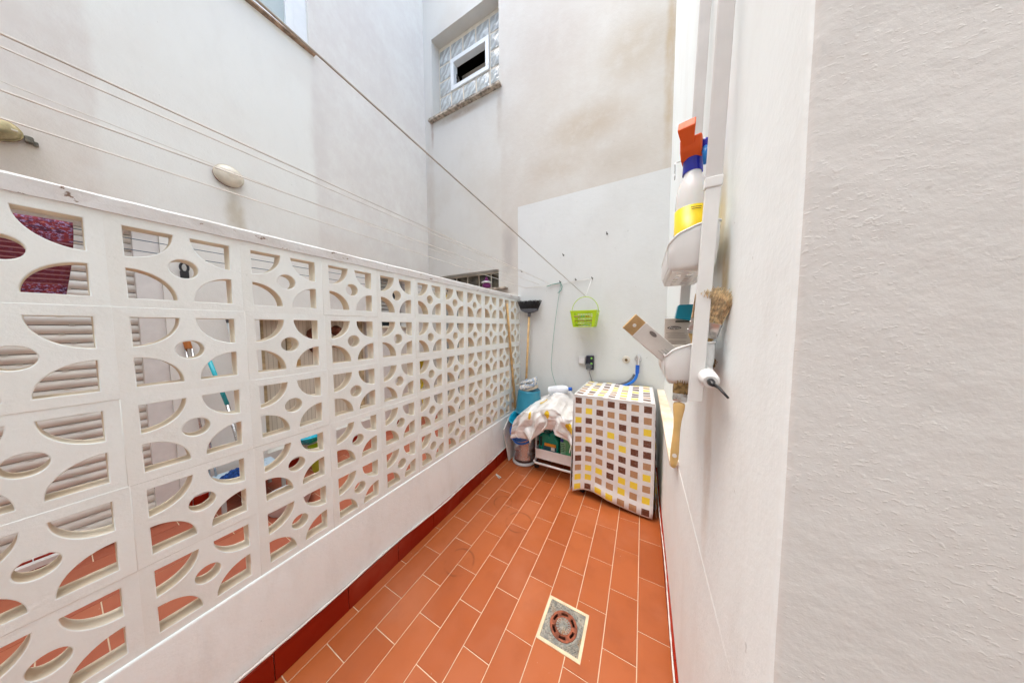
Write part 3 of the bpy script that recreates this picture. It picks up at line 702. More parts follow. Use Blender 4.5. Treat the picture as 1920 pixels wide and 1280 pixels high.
# nails and hooks on the end wall
for (x, z, lab) in ((-.458, 1.868, 'nail holding up the peg basket cord'), (-1.235, 2.02, 'hook at the left edge of the white painted area'), (-.752, 2.136, 'rusty hook high over the green string'), (-.325, 2.278, 'topmost screw in the middle of the white painted area'), (-.784, 1.86, 'hook where the green string is tied'), (-.62, 1.87, 'small nail left of the basket nail')):
    mb = MB(); mb.tube([(x, 2.572, z), (x, 2.545, z + .002), (x, 2.541, z + .012)], .0035, n=8); mb.lathe([(.009, 0), (.006, .005)], (0, 0, 0), n=12, mat4=Matrix.Translation((x, 2.571, z)) @ rotm('X', 90))
    tag(mb.build('wall_hook', nailm), lab, 'hook', 'hooks and nails in the end wall')
mb = MB(); mb.tube([(.182, 1.9, 2.41), (.160, 1.9, 2.41), (.155, 1.9, 2.40), (.155, 1.9, 2.34)], .004, n=8); mb.tube([(.155, 1.9 + .012 * math.cos(a), 2.325 + .016 * math.sin(a)) for a in [i * PI / 6 for i in range(12)]], .003, closed=True)
tag(mb.build('wall_hook', steel), 'metal hook with a ring on the right wall by the corner', 'hook')
mb = MB(); mb.tube([(.1815, 1.55, 3.28), (.14, 1.52, 3.20)], .0022, n=6); tag(mb.build('wire_stub', nailm), 'thin wire stub sticking out high on the right wall', 'wire')
mb = MB(); mb.tube([(.176, 1.35, 3.75), (.176, 1.352, 3.68)], .006, n=8); mb.tube([(.174, 1.35 + .009 * math.cos(a), 3.665 + .018 * math.sin(a)) for a in [i * PI / 6 for i in range(12)]], .004, closed=True); tag(mb.build('wall_hook', nailm), 'dark chain hook at the very top of the right wall', 'hook')

# sockets, timer, tap
t = thing('wall_socket', 'grey square wall socket with a flap beside the black timer', 'socket', (-.545, 2.57, 1.043))
mb = MB(); mb.box((-.545, 2.557, 1.045), (.075, .030, .078), bev=.005); mb.build('housing', mat('socket_grey', (.52, .52, .52), .35), t)
mb = MB(); mb.box((-.545, 2.539, 1.043), (.055, .006, .058), bev=.002); mb.build('flap', mat('socket_flap', (.64, .64, .66), .25), t)
t = thing('plug_timer', 'black plug-in timer with two green dots and a cable', 'plug timer', (-.462, 2.54, 1.03))
mb = MB(); mb.box((-.462, 2.545, 1.028), (.074, .045, .142), bev=.008); mb.build('case', mat('navy_black', (.015, .016, .035), .35), t)
grd = mat('green_dot', (.28, .75, .10), .4)
for x_, z_ in ((-.445, 1.075), (-.445, 1.020)):
    mb = MB(); mb.lathe([(.010, 0), (.009, .003)], (0, 0, 0), n=20, mat4=Matrix.Translation((x_, 2.5225, z_)) @ rotm('X', 90)); mb.build('button', grd, t)
mb = MB(); mb.box((-.466, 2.515, .995), (.055, .022, .045), bev=.004); mb.build('display', mat('dark_grey_plastic', (.10, .11, .12), .25), t)
mb = MB(); mb.box((-.466, 2.515, .965), (.03, .02, .02), bev=.004); mb.tube([(-.466, 2.515, .965), (-.462, 2.52, .93), (-.445, 2.53, .87), (-.425, 2.53, .80), (-.41, 2.5, .7)], .004, n=7); mb.build('cable', mat('grey_cable', (.16, .16, .17), .5), t)
t = thing('pipe_outlet', 'capped round pipe outlet in the wall left of the tap', 'pipe', (-.133, 2.57, 1.073))
Ty = lambda x, y, z: Matrix.Translation((x, y, z)) @ rotm('X', 90)
mb = MB(); mb.lathe([(.036, 0), (.034, .006), (.022, .012), (.019, .012)], n=28, mat4=Ty(-.133, 2.571, 1.073)); autosm(mb.build('rosette', mat('rosette_cream', (.60, .56, .49), .5), t))
mb = MB(); mb.lathe([(.013, .010), (.013, .02), (.006, .021)], n=20, mat4=Ty(-.133, 2.571, 1.073)); autosm(mb.build('plug', mat('brass_old', (.16, .11, .05), .5, metal=.7), t))
t = thing('water_tap', 'small chrome angle tap on the end wall feeding the blue hose', 'tap', (-.032, 2.56, 1.09))
mb = MB(); mb.lathe([(.034, 0), (.032, .005), (.02, .016)], n=28, mat4=Ty(-.032, 2.571, 1.085)); autosm(mb.build('rosette', chrome, t))
mb = MB(); mb.tube([(-.032, 2.57, 1.09), (-.032, 2.515, 1.09)], .013, n=16); mb.tube([(-.032, 2.525, 1.09), (-.034, 2.520, 1.035)], .013, n=16); mb.lathe([(.015, -.004), (.021, .002), (.022, .012), (.016, .03), (.006, .032)], n=12, mat4=Matrix.Translation((-.032, 2.525, 1.095))); autosm(mb.build('valve', chrome, t))
t = thing('inlet_hose', 'thick blue water hose from the tap down behind the washing machine', 'hose', (-.03, 2.5, 1.0))
hb = mat('bright_blue_hose', (.01, .14, .55), .3, var=.05)
mb = MB(); mb.tube([(-.034, 2.520, 1.036), (-.036, 2.518, .96)], .0165, n=12); autosm(mb.build('coupling', bluep, t))
mb = MB(); pts = []
A = [Vector((-.036, 2.518, .965)), Vector((-.045, 2.515, .86)), Vector((-.12, 2.51, .84)), Vector((-.26, 2.51, .79))]
for i in range(20):
    s_ = i / 19; pts.append(A[0] * (1 - s_) ** 3 + A[1] * 3 * s_ * (1 - s_) ** 2 + A[2] * 3 * s_ * s_ * (1 - s_) + A[3] * s_ ** 3)
pts += [Vector((-.30, 2.52, .7)), Vector((-.32, 2.53, .5))]
mb.tube(pts, .0125, n=12); mb.build('hose_body', hb, t, smooth=True)
mb = MB(); mb.tube([p_ + Vector((-.02, .012, .012)) for p_ in pts[2:]], .010, n=10); mb.build('drain_hose', mat('dark_grey_hose', (.12, .13, .14), .5), t, smooth=True)

# green string
t = MB(); pts = [(-.93, 2.552, 1.825), (-.86, 2.552, 1.842), (-.775, 2.552, 1.85), (-.757, 2.550, 1.81), (-.77, 2.55, 1.77), (-.805, 2.55, 1.745)]
t.tube(pts, .0032, n=6)
pts = [(-.775, 2.556, 1.85)]
for i in range(30):
    s_ = i / 29; pts.append((-.775 - .10 * s_ + .19 * max(0, s_ - .72) ** 1.5 * 3 - .02 * math.sin(PI * s_), 2.556 - .05 * s_, 1.84 - 1.16 * s_ + (.0 if s_ < .8 else .06 * (s_ - .8) / .2)))
pts.append((-.66, 2.40, .735))
t.tube(pts, .0018, n=6)
tag(t.build('string', mat('green_string', (.03, .26, .20), .6), smooth=True), 'thin green string knotted on a hook and hanging down the end wall', 'string')

# green peg basket
t = thing('peg_basket', 'lime green perforated basket full of clothes pegs hanging from the cord', 'basket', (-.495, 2.42, 1.385))
gp = mat('lime_basket', (.42, .62, .015), .35, var=.03)
def bq(u, v, s_):     # rectangular basket side rings; v 0..1 height
    hx = .098 + .024 * v; hy = .062 + .016 * v; return hx, hy, 1.386 + .150 * v
mb = MB()
nx = 11; nz = 6
def side(p0, p1, q0, q1, n):   # perforated trapezoid from strips; p bottom, q top
    p0, p1, q0, q1 = map(Vector, (p0, p1, q0, q1)); nrm = (p1 - p0).cross(q0 - p0).normalized() * .002
    def pt(u, v): return p0.lerp(p1, u).lerp(q0.lerp(q1, u), v)
    def slab(u0_, u1_, v0, v1):
        a = [pt(u0_, v0), pt(u1_, v0), pt(u1_, v1), pt(u0_, v1)]
        F_ = [x - nrm / 2 for x in a]; B_ = [x + nrm / 2 for x in a]
        mb.quad(F_); mb.quad(B_)
        for i in range(4): mb.quad([F_[i], F_[(i + 1) % 4], B_[(i + 1) % 4], B_[i]])
    m_ = .14; slab(0, m_, 0, 1); slab(1 - m_, 1, 0, 1); slab(m_, 1 - m_, 0, .05); slab(m_, 1 - m_, .87, 1)
    for i in range(1, n): c = m_ + (1 - 2 * m_) * i / n; slab(c - .009, c + .009, .05, .87)
    for j in range(1, nz):
        c = .05 + .82 * j / nz
        for i in range(n): a = m_ + (1 - 2 * m_) * i / n; b = m_ + (1 - 2 * m_) * (i + 1) / n; slab(a + .009, b - .009, c - .022, c + .022)
cx, cy = -.495, 2.425
B0 = [(cx - .098, cy - .062), (cx + .098, cy - .062), (cx + .098, cy + .062), (cx - .098, cy + .062)]
T0 = [(cx - .122, cy - .078), (cx + .122, cy - .078), (cx + .122, cy + .078), (cx - .122, cy + .078)]
for i in range(4):
    a, b = B0[i], B0[(i + 1) % 4]; c, d = T0[i], T0[(i + 1) % 4]
    side((*a, 1.386), (*b, 1.386), (*c, 1.536), (*d, 1.536), 11 if i % 2 == 0 else 7)
mb.quad([(*p_, 1.3865) for p_ in B0])
mb.build('basket_body', gp, t)
mb = MB(); mb.tube([(*T0[0], 1.538), (*T0[1], 1.538), (*T0[2], 1.538), (*T0[3], 1.538)], .005, n=6, closed=True); mb.build('rim', gp, t)
mb = MB(); mb.tube([(cx + .124 * math.cos(a), cy, 1.536 + .138 * math.sin(a)) for a in [i * PI / 24 for i in range(25)]], .0032, n=8); mb.build('handle', gp, t, smooth=True)
pegc = [mat('peg_%s' % n_, c_, .45) for n_, c_ in (('green', (.03, .35, .06)), ('teal', (.02, .35, .33)), ('red', (.50, .05, .03)), ('pink', (.62, .30, .34)), ('white', (.70, .70, .70)), ('wood', (.55, .38, .2)), ('blue', (.05, .15, .5)))]
for k in range(64):
    lay = k // 16; f_ = .85 + .05 * lay
    x = cx + random.uniform(-.078, .078) * f_; y = cy + random.uniform(-.045, .045) * f_; z = 1.405 + lay * .036 + random.uniform(0, .015) + (.012 if lay == 3 else 0)
    q = MB(); R_ = Matrix.Rotation(random.uniform(0, PI), 4, 'Z') @ Matrix.Rotation(random.uniform(-.5, .5), 4, 'X')
    q.box((0, .004, .0), (.010, .008, .068), bev=.002, seg=1); q.box((0, -.005, 0), (.010, .007, .068), rot=rotm('X', 4), bev=.002, seg=1); q.tube([(-.007, 0, .008), (.007, 0, .008)], .004, n=6)
    bmesh.ops.transform(q.b, matrix=Matrix.Translation((x, y, z)) @ R_ @ rotm('Y', 90), verts=q.b.verts)
    pm = random.choice(pegc); pc = pm.name.split('_')[1]; o = q.build('clothes_peg', pm); tag(o, pc + (' coloured' if pc == 'wood' else '') + ' clothes peg in the pile inside the lime green hanging basket', 'clothes peg', pc + ' clothes pegs in the green basket')
q = MB(); q.box((0, .005, 0), (.010, .007, .07), bev=.002, seg=1); q.box((0, -.005, 0), (.010, .007, .07), rot=rotm('X', 9), bev=.002, seg=1); q.tube([(-.007, 0, .008), (.007, 0, .008)], .004, n=6)
bmesh.ops.transform(q.b, matrix=Matrix.Translation((-1.155, 1.885, .008)) @ rotm('Z', -20) @ rotm('Y', 90) @ rotm('Z', 10), verts=q.b.verts)
tag(q.build('clothes_peg', mat('peg_pale', (.62, .60, .55), .5)), 'pale clothes peg lying on the floor tiles near the left skirting', 'clothes peg')

# broom and stick
t = thing('broom', 'broom with black bristles standing upside down in the far left corner', 'broom', (-1.19, 2.50, 0))
mb = MB(); mb.tube([(-1.19, 2.50, 0.0), (-1.12, 2.515, 1.535)], .0125, n=12); mb.build('handle', wood2, t, smooth=True)
mb = MB(); mb.tube([(-1.121, 2.515, 1.50), (-1.118, 2.515, 1.545)], [.016, .02], n=12); mb.prism([(-1.155, 1.545), (-1.08, 1.545), (-1.025, 1.565), (-1.018, 1.585), (-1.215, 1.590), (-1.208, 1.57)], 1, 2.490, 2.54); mb.build('head', mat('grey_head', (.08, .085, .10), .4), t, bevel=.003)
mb = MB(); random.seed(3)
for i in range(34):
    for j in range(5):
        u = (i + random.uniform(-.3, .3)) / 33; v = j / 4
        x0_ = -1.212 + .190 * u; x1_ = -1.248 + .268 * u + random.uniform(-.004, .004)
        y0_ = 2.494 + .042 * v; y1_ = 2.48 + .068 * v + random.uniform(-.004, .004)
        mb.tube([(x0_, y0_, 1.582), ((x0_ + x1_) / 2 - .0, (y0_ + y1_) / 2, 1.63), (x1_, y1_, 1.678 + random.uniform(-.008, .005))], [.0030, .0026, .0016], n=4)
mb.build('bristles', mat('black_bristle', (.02, .018, .02), .55, var=.4, scale=80), t)
mb = MB(); mb.tube([(-1.232, 2.475, 0.005), (-1.2375, 2.40, .5), (-1.243, 2.31, 1.1), (-1.247, 2.235, 1.63)], .0125, n=12); tag(mb.build('wooden_stick', wood2, smooth=True), 'bare wooden stick leaning on the far end of the breeze-block fence', 'stick')

# foam board
mb = MB(); mb.prism([(2.17, .004), (2.10, .355), (2.235, .45), (2.46, .45), (2.46, .004)], 0, -1.228, -1.218)
for v in mb.b.verts: v.co.x += (.45 - v.co.z) * .05
tag(mb.build('foam_board', dull_white, bevel=.001), 'white board leaning on the foot of the fence behind the bin', 'board')

# pedal bin
t = thing('pedal_bin', 'silver pedal bin with a dark ring base in the left corner', 'bin', (-1.05, 2.245, 0))
bc = (-1.055, 2.25, 0)
silver = mat('silver_plastic', (.55, .56, .58), .25, metal=.75, var=.04)
mb = MB(); mb.lathe([(.118, .004), (.124, .010), (.124, .024), (.116, .030)], bc, n=40); autosm(mb.build('base_ring', mat('light_grey', (.58, .59, .60), .35), t))
mb = MB(); mb.lathe([(.105, .028), (.105, .058)], bc, n=40); autosm(mb.build('recess', mat('dark_bin_recess', (.06, .03, .025), .5), t))
mb = MB(); mb.lathe([(.112, .056), (.118, .062), (.116, .075), (.108, .20), (.100, .34), (.098, .36)], bc, n=40); autosm(mb.build('body', silver, t))
mb = MB(); mb.lathe([(.104, .355), (.104, .372), (.09, .385), (.02, .392)], bc, n=40); autosm(mb.build('lid', mat('navy_lid', (.01, .03, .20), .3), t))
# cyan basin lying tilted on the bin
t = thing('wash_basin', 'cyan plastic basin tilted on top of the silver bin', 'basin', (-1.07, 2.24, .39))
T = Matrix.Translation((-1.065, 2.26, .43)) @ rotm('Y', -14) @ rotm('X', 22)
mb = MB(); mb.lathe([(0, -.035), (.085, -.035), (.10, -.02), (.135, .055), (.143, .06), (.143, .066), (.130, .062), (.095, -.012), (0, -.026)], n=40, mat4=T, close=False); autosm(mb.build('basin_body', mat('basin_cyan', (.01, .36, .58), .3), t), 45)
mb = MB()
for k, (rr, dz, tilt, off_) in enumerate(((.128, .0, 40, 0), (.136, -.012, 48, .008), (.13, .018, 34, -.004))):
    T2 = Matrix.Translation((-1.050 + off_, 2.195, .36 + dz)) @ rotm('Y', -10) @ rotm('X', tilt)
    mb.tube([(T2 @ Vector((rr * math.cos(a), rr * math.sin(a), 0))) for a in [i * 2 * PI / 36 for i in range(36)]], .0095, n=10, closed=True)
tag(mb.build('garden_hose', hb, smooth=True), 'coil of blue hose slung round the bin and the cyan basin', 'hose')
# inverted bucket
t = thing('bucket', 'blue-green bucket standing upside down on the basin', 'bucket', (-1.045, 2.33, .50))
T = Matrix.Translation((-1.045, 2.33, .505)) @ rotm('Y', 2)
mb = MB(); mb.lathe([(.142, 0), (.144, .006), (.136, .012), (.134, .02), (.118, .20), (.115, .225), (.108, .230), (.02, .229)], n=44, mat4=T); autosm(mb.build('bucket_body', mat('petrol_plastic', (.02, .22, .34), .35, var=.05), t), 40)
mb = MB(); mb.lathe([(.108, .229), (.104, .236), (.098, .231)], n=44, mat4=T); autosm(mb.build('foot_rim', mat('petrol_dark', (.012, .10, .16), .4), t))

# pair of slip-on shoes on the bucket
shm = NG('shoe_print'); o_ = shm.obj(); n_ = shm.noise(o_, 38, 3, .6); n2_ = shm.noise(o_, 90, 2, .6)
shoe_m = shm.out(shm.mix(shm.rng(n_, .46, .56), (.62, .60, .56), (.26, .34, .46)), .8, shm.bump(n2_, .002, .6))
sole_m = mat('shoe_sole', (.58, .52, .42), .7, var=.15, scale=30)
def shoe(T, label):
    root = thing('shoe', label, 'shoe', tuple(T.translation), 'pair of shoes on the upturned bucket')
    L_ = .215
    def W(s_): return .034 * (math.sin(PI * min(max(s_, .001), .999)) ** .45) * (1 + .25 * math.sin(PI * s_ * 1.1 - .3)) * (.9 + .22 * s_)
    mb = MB()
    outline = []
    for i in range(17): s_ = i / 16; outline.append((s_ * L_, W(s_)))
    poly = outline + [(x, -y) for x, y in outline[::-1][1:-1]]
    def bend(x): return .012 * (1 - x / L_) ** 2
    A = [mb.b.verts.new((x, y, bend(x))) for x, y in poly]; B_ = [mb.b.verts.new((x, y, bend(x) + .014 + .012 * (1 - x / L_))) for x, y in poly]
    mb.b.faces.new(A[::-1]); mb.b.faces.new(B_)
    for i in range(len(poly)): mb.b.faces.new((A[i], A[(i + 1) % len(poly)], B_[(i + 1) % len(poly)], B_[i]))
    bmesh.ops.transform(mb.b, matrix=T, verts=mb.b.verts); autosm(mb.build('sole', sole_m, root), 40)
    mb = MB()
    def upf(u, v):       # u along length, v across from side to side over the foot
        s_ = .02 + .96 * u; w_ = W(s_) * 1.02; a = PI * v
        h = .052 * (1 - .35 * u) * (1.0 if u < .62 else 1.0) * min(1, 6 * (1 - u) + .25) * (.75 + .25 * min(1, u * 8))
        opening = 1 if u < .58 else 0
        if opening: a = PI * v; h = .058; yy = w_ * (1 - 2 * v); zz = h * (abs(1 - 2 * v) ** .0) * 1
        yy = w_ * math.cos(a); zz = h * math.sin(a) ** .7
        return Vector((s_ * L_, yy, .018 + bend(s_ * L_) + .010 * (1 - s_) + zz))
    NU, NV = 26, 20
    V = [[mb.b.verts.new(upf(i / NU, j / NV)) for j in range(NV + 1)] for i in range(NU + 1)]
    for i in range(NU):
        for j in range(NV):
            u, v = (i + .5) / NU, (j + .5) / NV
            if .08 < u < .58 and abs(v - .5) < .30 * math.sin(PI * (u - .04) / .58) ** .6: continue
            if u > .93 and abs(v - .5) < .12: continue
            mb.b.faces.new((V[i][j], V[i + 1][j], V[i + 1][j + 1], V[i][j + 1]))
    bmesh.ops.delete(mb.b, geom=[v for v in mb.b.verts if not v.link_faces], context='VERTS')
    bmesh.ops.transform(mb.b, matrix=T, verts=mb.b.verts); o = mb.build('upper', shoe_m, root, smooth=True, solid=.003)
    return root
shoe(Matrix.Translation((-.925, 2.315, .765)) @ rotm('Z', 192) @ rotm('Y', 12) @ rotm('X', -12), 'nearer of the two blue patterned peep-toe shoes on the upturned bucket')
shoe(Matrix.Translation((-.965, 2.385, .770)) @ rotm('Z', 182) @ rotm('Y', 8) @ rotm('X', 16), 'farther shoe of the pair, half hidden against the broom handle')

# trolley
t = thing('kitchen_trolley', 'white wheeled metal trolley under the patterned cloth', 'trolley', (-.70, 2.30, 0))
tr = mat('trolley_white', (.78, .77, .76), .35, var=.02)
X0, X1, Y0, Y1 = -.885, -.50, 2.135, 2.50
def tray(z0_, z1_):
    mb = MB(); mb.span((X0, Y0, z0_), (X1, Y0 + .004, z1_)); mb.span((X0, Y1 - .004, z0_), (X1, Y1, z1_)); mb.span((X0, Y0 + .004, z0_), (X0 + .004, Y1 - .004, z1_)); mb.span((X1 - .004, Y0 + .004, z0_), (X1, Y1 - .004, z1_)); mb.span((X0 + .004, Y0 + .004, z0_), (X1 - .004, Y1 - .004, z0_ + .003))
    mb.tube([(X0, Y0, z1_), (X1, Y0, z1_), (X1, Y1, z1_), (X0, Y1, z1_)], .005, n=8, closed=True); return mb
tray(.135, .225).build('tray', tr, t); tray(.55, .60).build('tray', tr, t)
for x_ in (X0 - .012, X1 + .012):
    mb = MB(); pts = [(x_, Y0 + .05, .62), (x_, Y0 + .05, .13), (x_, Y0 + .03, .10), (x_, Y0 - .01, .095)]
    mb.tube(pts, .009, n=10); mb.tube([(x_, Y1 - .05, .62), (x_, Y1 - .05, .07)], .009, n=10); mb.build('side_frame', tr, t, smooth=True)
mb = MB(); mb.tube([(X0 - .012, Y0 + .10, .10), (X0 - .012, Y0 - .005, .10), (X0 + .005, Y0 - .022, .098), (X1 - .005, Y0 - .022, .095), (X1 + .012, Y0 - .005, .095), (X1 + .012, Y0 + .10, .095)], .010, n=12); mb.build('bumper_bar', tr, t, smooth=True)
for x_, y_ in ((X0 - .01, Y0 + .055), (X1, Y0 + .055), (X0, Y1 - .03), (X1, Y1 - .03)):
    mb = MB(); mb.lathe([(.006, -.014), (.024, -.012), (.026, 0), (.024, .012), (.006, .014)], n=20, mat4=Matrix.Translation((x_, y_, .027)) @ rotm('Z', 30) @ rotm('X', 90)); mb.box((x_, y_, .055), (.026, .03, .04), bev=.006); autosm(mb.build('wheel', blackm, t), 40)

# detergent bottles on the bottom tray
def slabbottle(poly, ya, yb_, name, m, root, bev=.008): 
    mb = MB(); mb.prism(poly, 1, ya, yb_); o = mb.build(name, m, root); q = o.modifiers.new('b', 'BEVEL'); q.width = bev; q.segments = 4; q.limit_method = 'ANGLE'; q.angle_limit = math.radians(50); autosm(o, 60); return o
det = mat('green_detergent', (.0, .26, .20), .25, var=.06); det2 = mat('mint_detergent', (.12, .50, .26), .3, var=.08)
t = thing('detergent_bottle', 'dark green detergent jug with a handle hole on the trolley bottom tray', 'bottle', (-.77, 2.19, .14))
poly = [(-.860, .14), (-.672, .14), (-.668, .33), (-.70, .36), (-.70, .40), (-.75, .40), (-.76, .37), (-.80, .385), (-.845, .37), (-.866, .33)]
slabbottle(poly, 2.16, 2.26, 'body', det, t, .018)
mb = MB(); mb.box((-.838, 2.158, .30), (.022, .008, .09), bev=.003); mb.build('handle_hole', mat('hole_dark', (.0, .04, .035), .6), t)
lab = sub(MB().span((-.815, 2.154, .175), (-.685, 2.1585, .262)).build('label', mat('label_navy', (.01, .10, .14), .4), t), t)
mb = MB(); mb.span((-.80, 2.151, .265), (-.69, 2.157, .292), bev=.001); mb.build('orange_band', mat('label_orange', (.75, .32, .03), .4), lab)
mb = MB(); mb.span((-.735, 2.151, .23), (-.70, 2.1535, .262)); mb.span((-.785, 2.151, .178), (-.72, 2.1535, .195)); mb.build('print', dull_white, lab)
t = thing('detergent_bottle', 'light green detergent bottle with a round logo beside the dark green jug', 'bottle', (-.60, 2.19, .14))
slabbottle([(-.652, .14), (-.556, .14), (-.545, .20), (-.552, .33), (-.575, .37), (-.63, .37), (-.655, .32), (-.645, .22)], 2.165, 2.245, 'body', det2, t, .016)
lab = sub(MB().span((-.645, 2.159, .225), (-.60, 2.164, .33)).build('label', mat('label_mint', (.30, .62, .42), .4), t), t)
mb = MB(); mb.lathe([(.016, 0), (.015, .003)], n=20, mat4=Ty(-.632, 2.160, .345)); mb.build('logo', mat('logo_blue', (.03, .10, .45), .4), lab)
mb = MB()
for k in range(5): mb.span((-.643, 2.1565, .31 - k * .016), (-.61 + .004 * (k % 2), 2.1585, .317 - k * .016))
mb.build('print', mat('print_green', (.02, .22, .10), .5), lab)
mb = MB(); mb.span((-.54, 2.2, .14), (-.505, 2.26, .30), bev=.005); tag(mb.build('spray_can', mat('dark_purple', (.06, .01, .05), .4)), 'dark container half hidden at the right end of the trolley tray', 'container')

# bottle lying under the cloth
t = thing('water_bottle', 'translucent white bottle with a blue cap lying on the trolley under the cloth', 'bottle', (-.70, 2.34, .70))
T = Matrix.Translation((-.84, 2.40, .725)) @ rotm('Y', 78)
mb = MB(); mb.lathe([(.0, 0), (.045, .003), (.048, .02), (.048, .15), (.035, .19), (.016, .205), (.015, .212)], n=28, mat4=T); autosm(mb.build('body', mat('milky_plastic', (.68, .72, .78), .2), t), 50)
mb = MB(); mb.lathe([(.0185, .208), (.019, .236), (.015, .238)], n=20, mat4=T); autosm(mb.build('cap', bluep, t))

# patterned satin cloth
def satin():
    g = NG('satin_print'); u = g.sep(g.uv()); col = (.74, .735, .73); _ = (.70, .665, .63)
    n = g.noise(g.uv(), 26, 3, .7); col = g.mix(g.rng(g.noise(g.uv(), 9, 4), .4, .7), col, (.62, .60, .58))
    for (a, b, ra, rb) in ((.40, .25, .06, .06), (.60, .60, .05, .10), (.93, .62, .05, .10), (.30, .50, .02, .07)):
        x_ = g.math('DIVIDE', g.math('SUBTRACT', u[0], a), ra); y_ = g.math('DIVIDE', g.math('SUBTRACT', u[1], b), rb)
        d = g.math('ADD', g.math('ADD', g.math('MULTIPLY', x_, x_), g.math('MULTIPLY', y_, y_)), g.math('MULTIPLY', g.math('SUBTRACT', n, .5), 1.6))
        col = g.mix(g.rng(d, 1.05, .9), col, g.mix(g.rng(n, .45, .6), (.72, .50, .02), (.60, .36, .01)))
    return g.out(col, .30, g.bump(g.noise(g.uv(), 120, 2), .0006, .5), Metallic=.15)
from mathutils import noise as mn
def cloth(u, v):
    x = -1.08 + .585 * u; front = 2.075 - .015 * math.sin(2.2 * u)
    top = .635 + .055 * math.exp(-((u - .62) / .30) ** 2) + .018 * math.sin(11 * u + 1)
    if u < .26: top -= .13 * (1 - u / .26) ** 1.3
    ed = .44
    q_ = Vector((u * 5.2, v * 4.6, .3)); cr = .030 * (.45 - abs(mn.noise(q_))) + .016 * (.4 - abs(mn.noise(q_ * 2.3 + Vector((3, 1, 5))))) - .012
    if v < ed:
        s_ = v / ed; y = 2.50 - (2.50 - front) * s_
        z = top + .05 * (1 - s_) * math.exp(-((u - .6) / .3) ** 2) - .035 * s_ ** 2.5 + cr * .8
    else:
        s_ = (v - ed) / (1 - ed)
        drop = .235 + .05 * math.sin(6.5 * u + .2) + .022 * math.cos(19 * u) - (.10 * (1 - u / .25) if u < .25 else 0)
        ph = 15 * u + 1.0 + 1.6 * s_; k = (.3 + .7 * s_)
        ph += 2.2 * mn.noise(Vector((u * 3, s_ * 1.5, 4))); fold = (.034 * (abs(math.sin(ph)) * 2 - 1) + .05 * mn.noise(Vector((u * 9, s_ * 2.0, 1)))) * k
        y = front - .02 * min(1, s_ * 4) - fold * .9 - .008 + cr * .5; z = top - .035 - drop * s_ + cr * .4 * (1 - s_)
        x += .024 * math.sin(2 * ph + .6) * s_
    return (x, y, z)
mb = MB(); mb.grid(cloth, 150, 130); o = mb.build('tablecloth', satin(), solid=.0025, smooth=True)
tag(o, 'crumpled shiny white cloth with yellow fruit print draped over the trolley', 'cloth')

# ------------------------------------------------------------------ washing machine and cover
t = thing('washing_machine', 'washing machine hidden under the squared cover', 'washing machine', (-.19, 2.25, 0))
mb = MB(); mb.span((-.455, 2.02, .03), (.075, 2.50, .815), bev=.012); mb.build('cabinet', mat('machine_white', (.74, .74, .74), .3), t)
for a in (-.42, .04):
    for b in (2.05, 2.47): mb = MB(); mb.lathe([(.02, 0), (.02, .032)], (a, b, 0), n=12); mb.build('foot', blackm, t)
def cover_mat():
    g = NG('squared_oilcloth'); s_ = g.sep(g.uv())
    cu, cv = .0812, .0785
    a = g.math('DIVIDE', s_[0], cu); b = g.math('DIVIDE', s_[1], cv)
    fa = g.math('SUBTRACT', g.math('FRACT', a), .5); fb = g.math('SUBTRACT', g.math('FRACT', b), .5)
    ia = g.math('FLOOR', a); ib = g.math('FLOOR', b)
    m = g.math('MULTIPLY', g.math('LESS_THAN', g.math('ABSOLUTE', fa), .305), g.math('LESS_THAN', g.math('ABSOLUTE', fb), .30))
    wn = g.n('ShaderNodeTexWhiteNoise', noise_dimensions='2D'); g.put(wn.inputs[0], g.comb(ia, ib, 0))
    sh = g.math('MODULO', g.math('ADD', g.math('ADD', g.math('MULTIPLY', ia, 5), g.math('MULTIPLY', ib, 4)), g.math('MULTIPLY', g.math('GREATER_THAN', wn.outputs[0], .62), 1)), 3)
    sh = g.math('ABSOLUTE', sh)
    brown, tan, yell = (.125, .045, .025), (.42, .25, .13), (.82, .64, .05)
    col = g.mix(g.math('GREATER_THAN', sh, .5), brown, yell); col = g.mix(g.math('GREATER_THAN', sh, 1.5), col, tan)
    n = g.noise(g.uv(), 60, 4, .7); col = g.mix(g.math('MULTIPLY', g.rng(n, .5, .7), .25), col, (.6, .52, .45))
    edge = g.noise(g.uv(), 25, 3); wh = g.mix(g.rng(edge, .35, .7), (.74, .765, .775), (.67, .69, .70))
    return g.out(g.mix(m, wh, col), .42, g.bump(g.noise(g.uv(), 140, 2), .0010, .6))
mcov = cover_mat(); t = thing('machine_cover', 'white cover with brown, tan and yellow squares draped over the washing machine', 'cover', (-.19, 2.2, 0))
FX0, FX1, FY, TZ, BY = -.478, .088, 1.965, .842, 2.525
def hem(u): return .025 + .035 * math.sin(PI * u) + .030 * math.sin(2 * PI * u + .2) * (1 if u < .5 else .6) - .012 * u
def cfront(u, v):
    z0_ = hem(u); z = z0_ + (TZ - z0_) * v; s_ = 1 - v
    y = FY + .004 - .010 * s_ + .006 * math.sin(11 * u + 2 * v) * s_ + .010 * math.sin(5 * u + 1) * s_ ** 2 - .012 * math.exp(-((v - .05) / .05) ** 2) * (1 if u > .3 else .3)
    x = FX0 + (FX1 - FX0) * u + .006 * s_ * math.sin(3 * v)
    return (x - .006 * s_ * (1 - u), y, z)
mb = MB(); mb.grid(cfront, 60, 70, lambda u, v: (.004 + u * .566, .004 + v * .785)); mb.build('front_panel', mcov, t, smooth=True, solid=.0015)
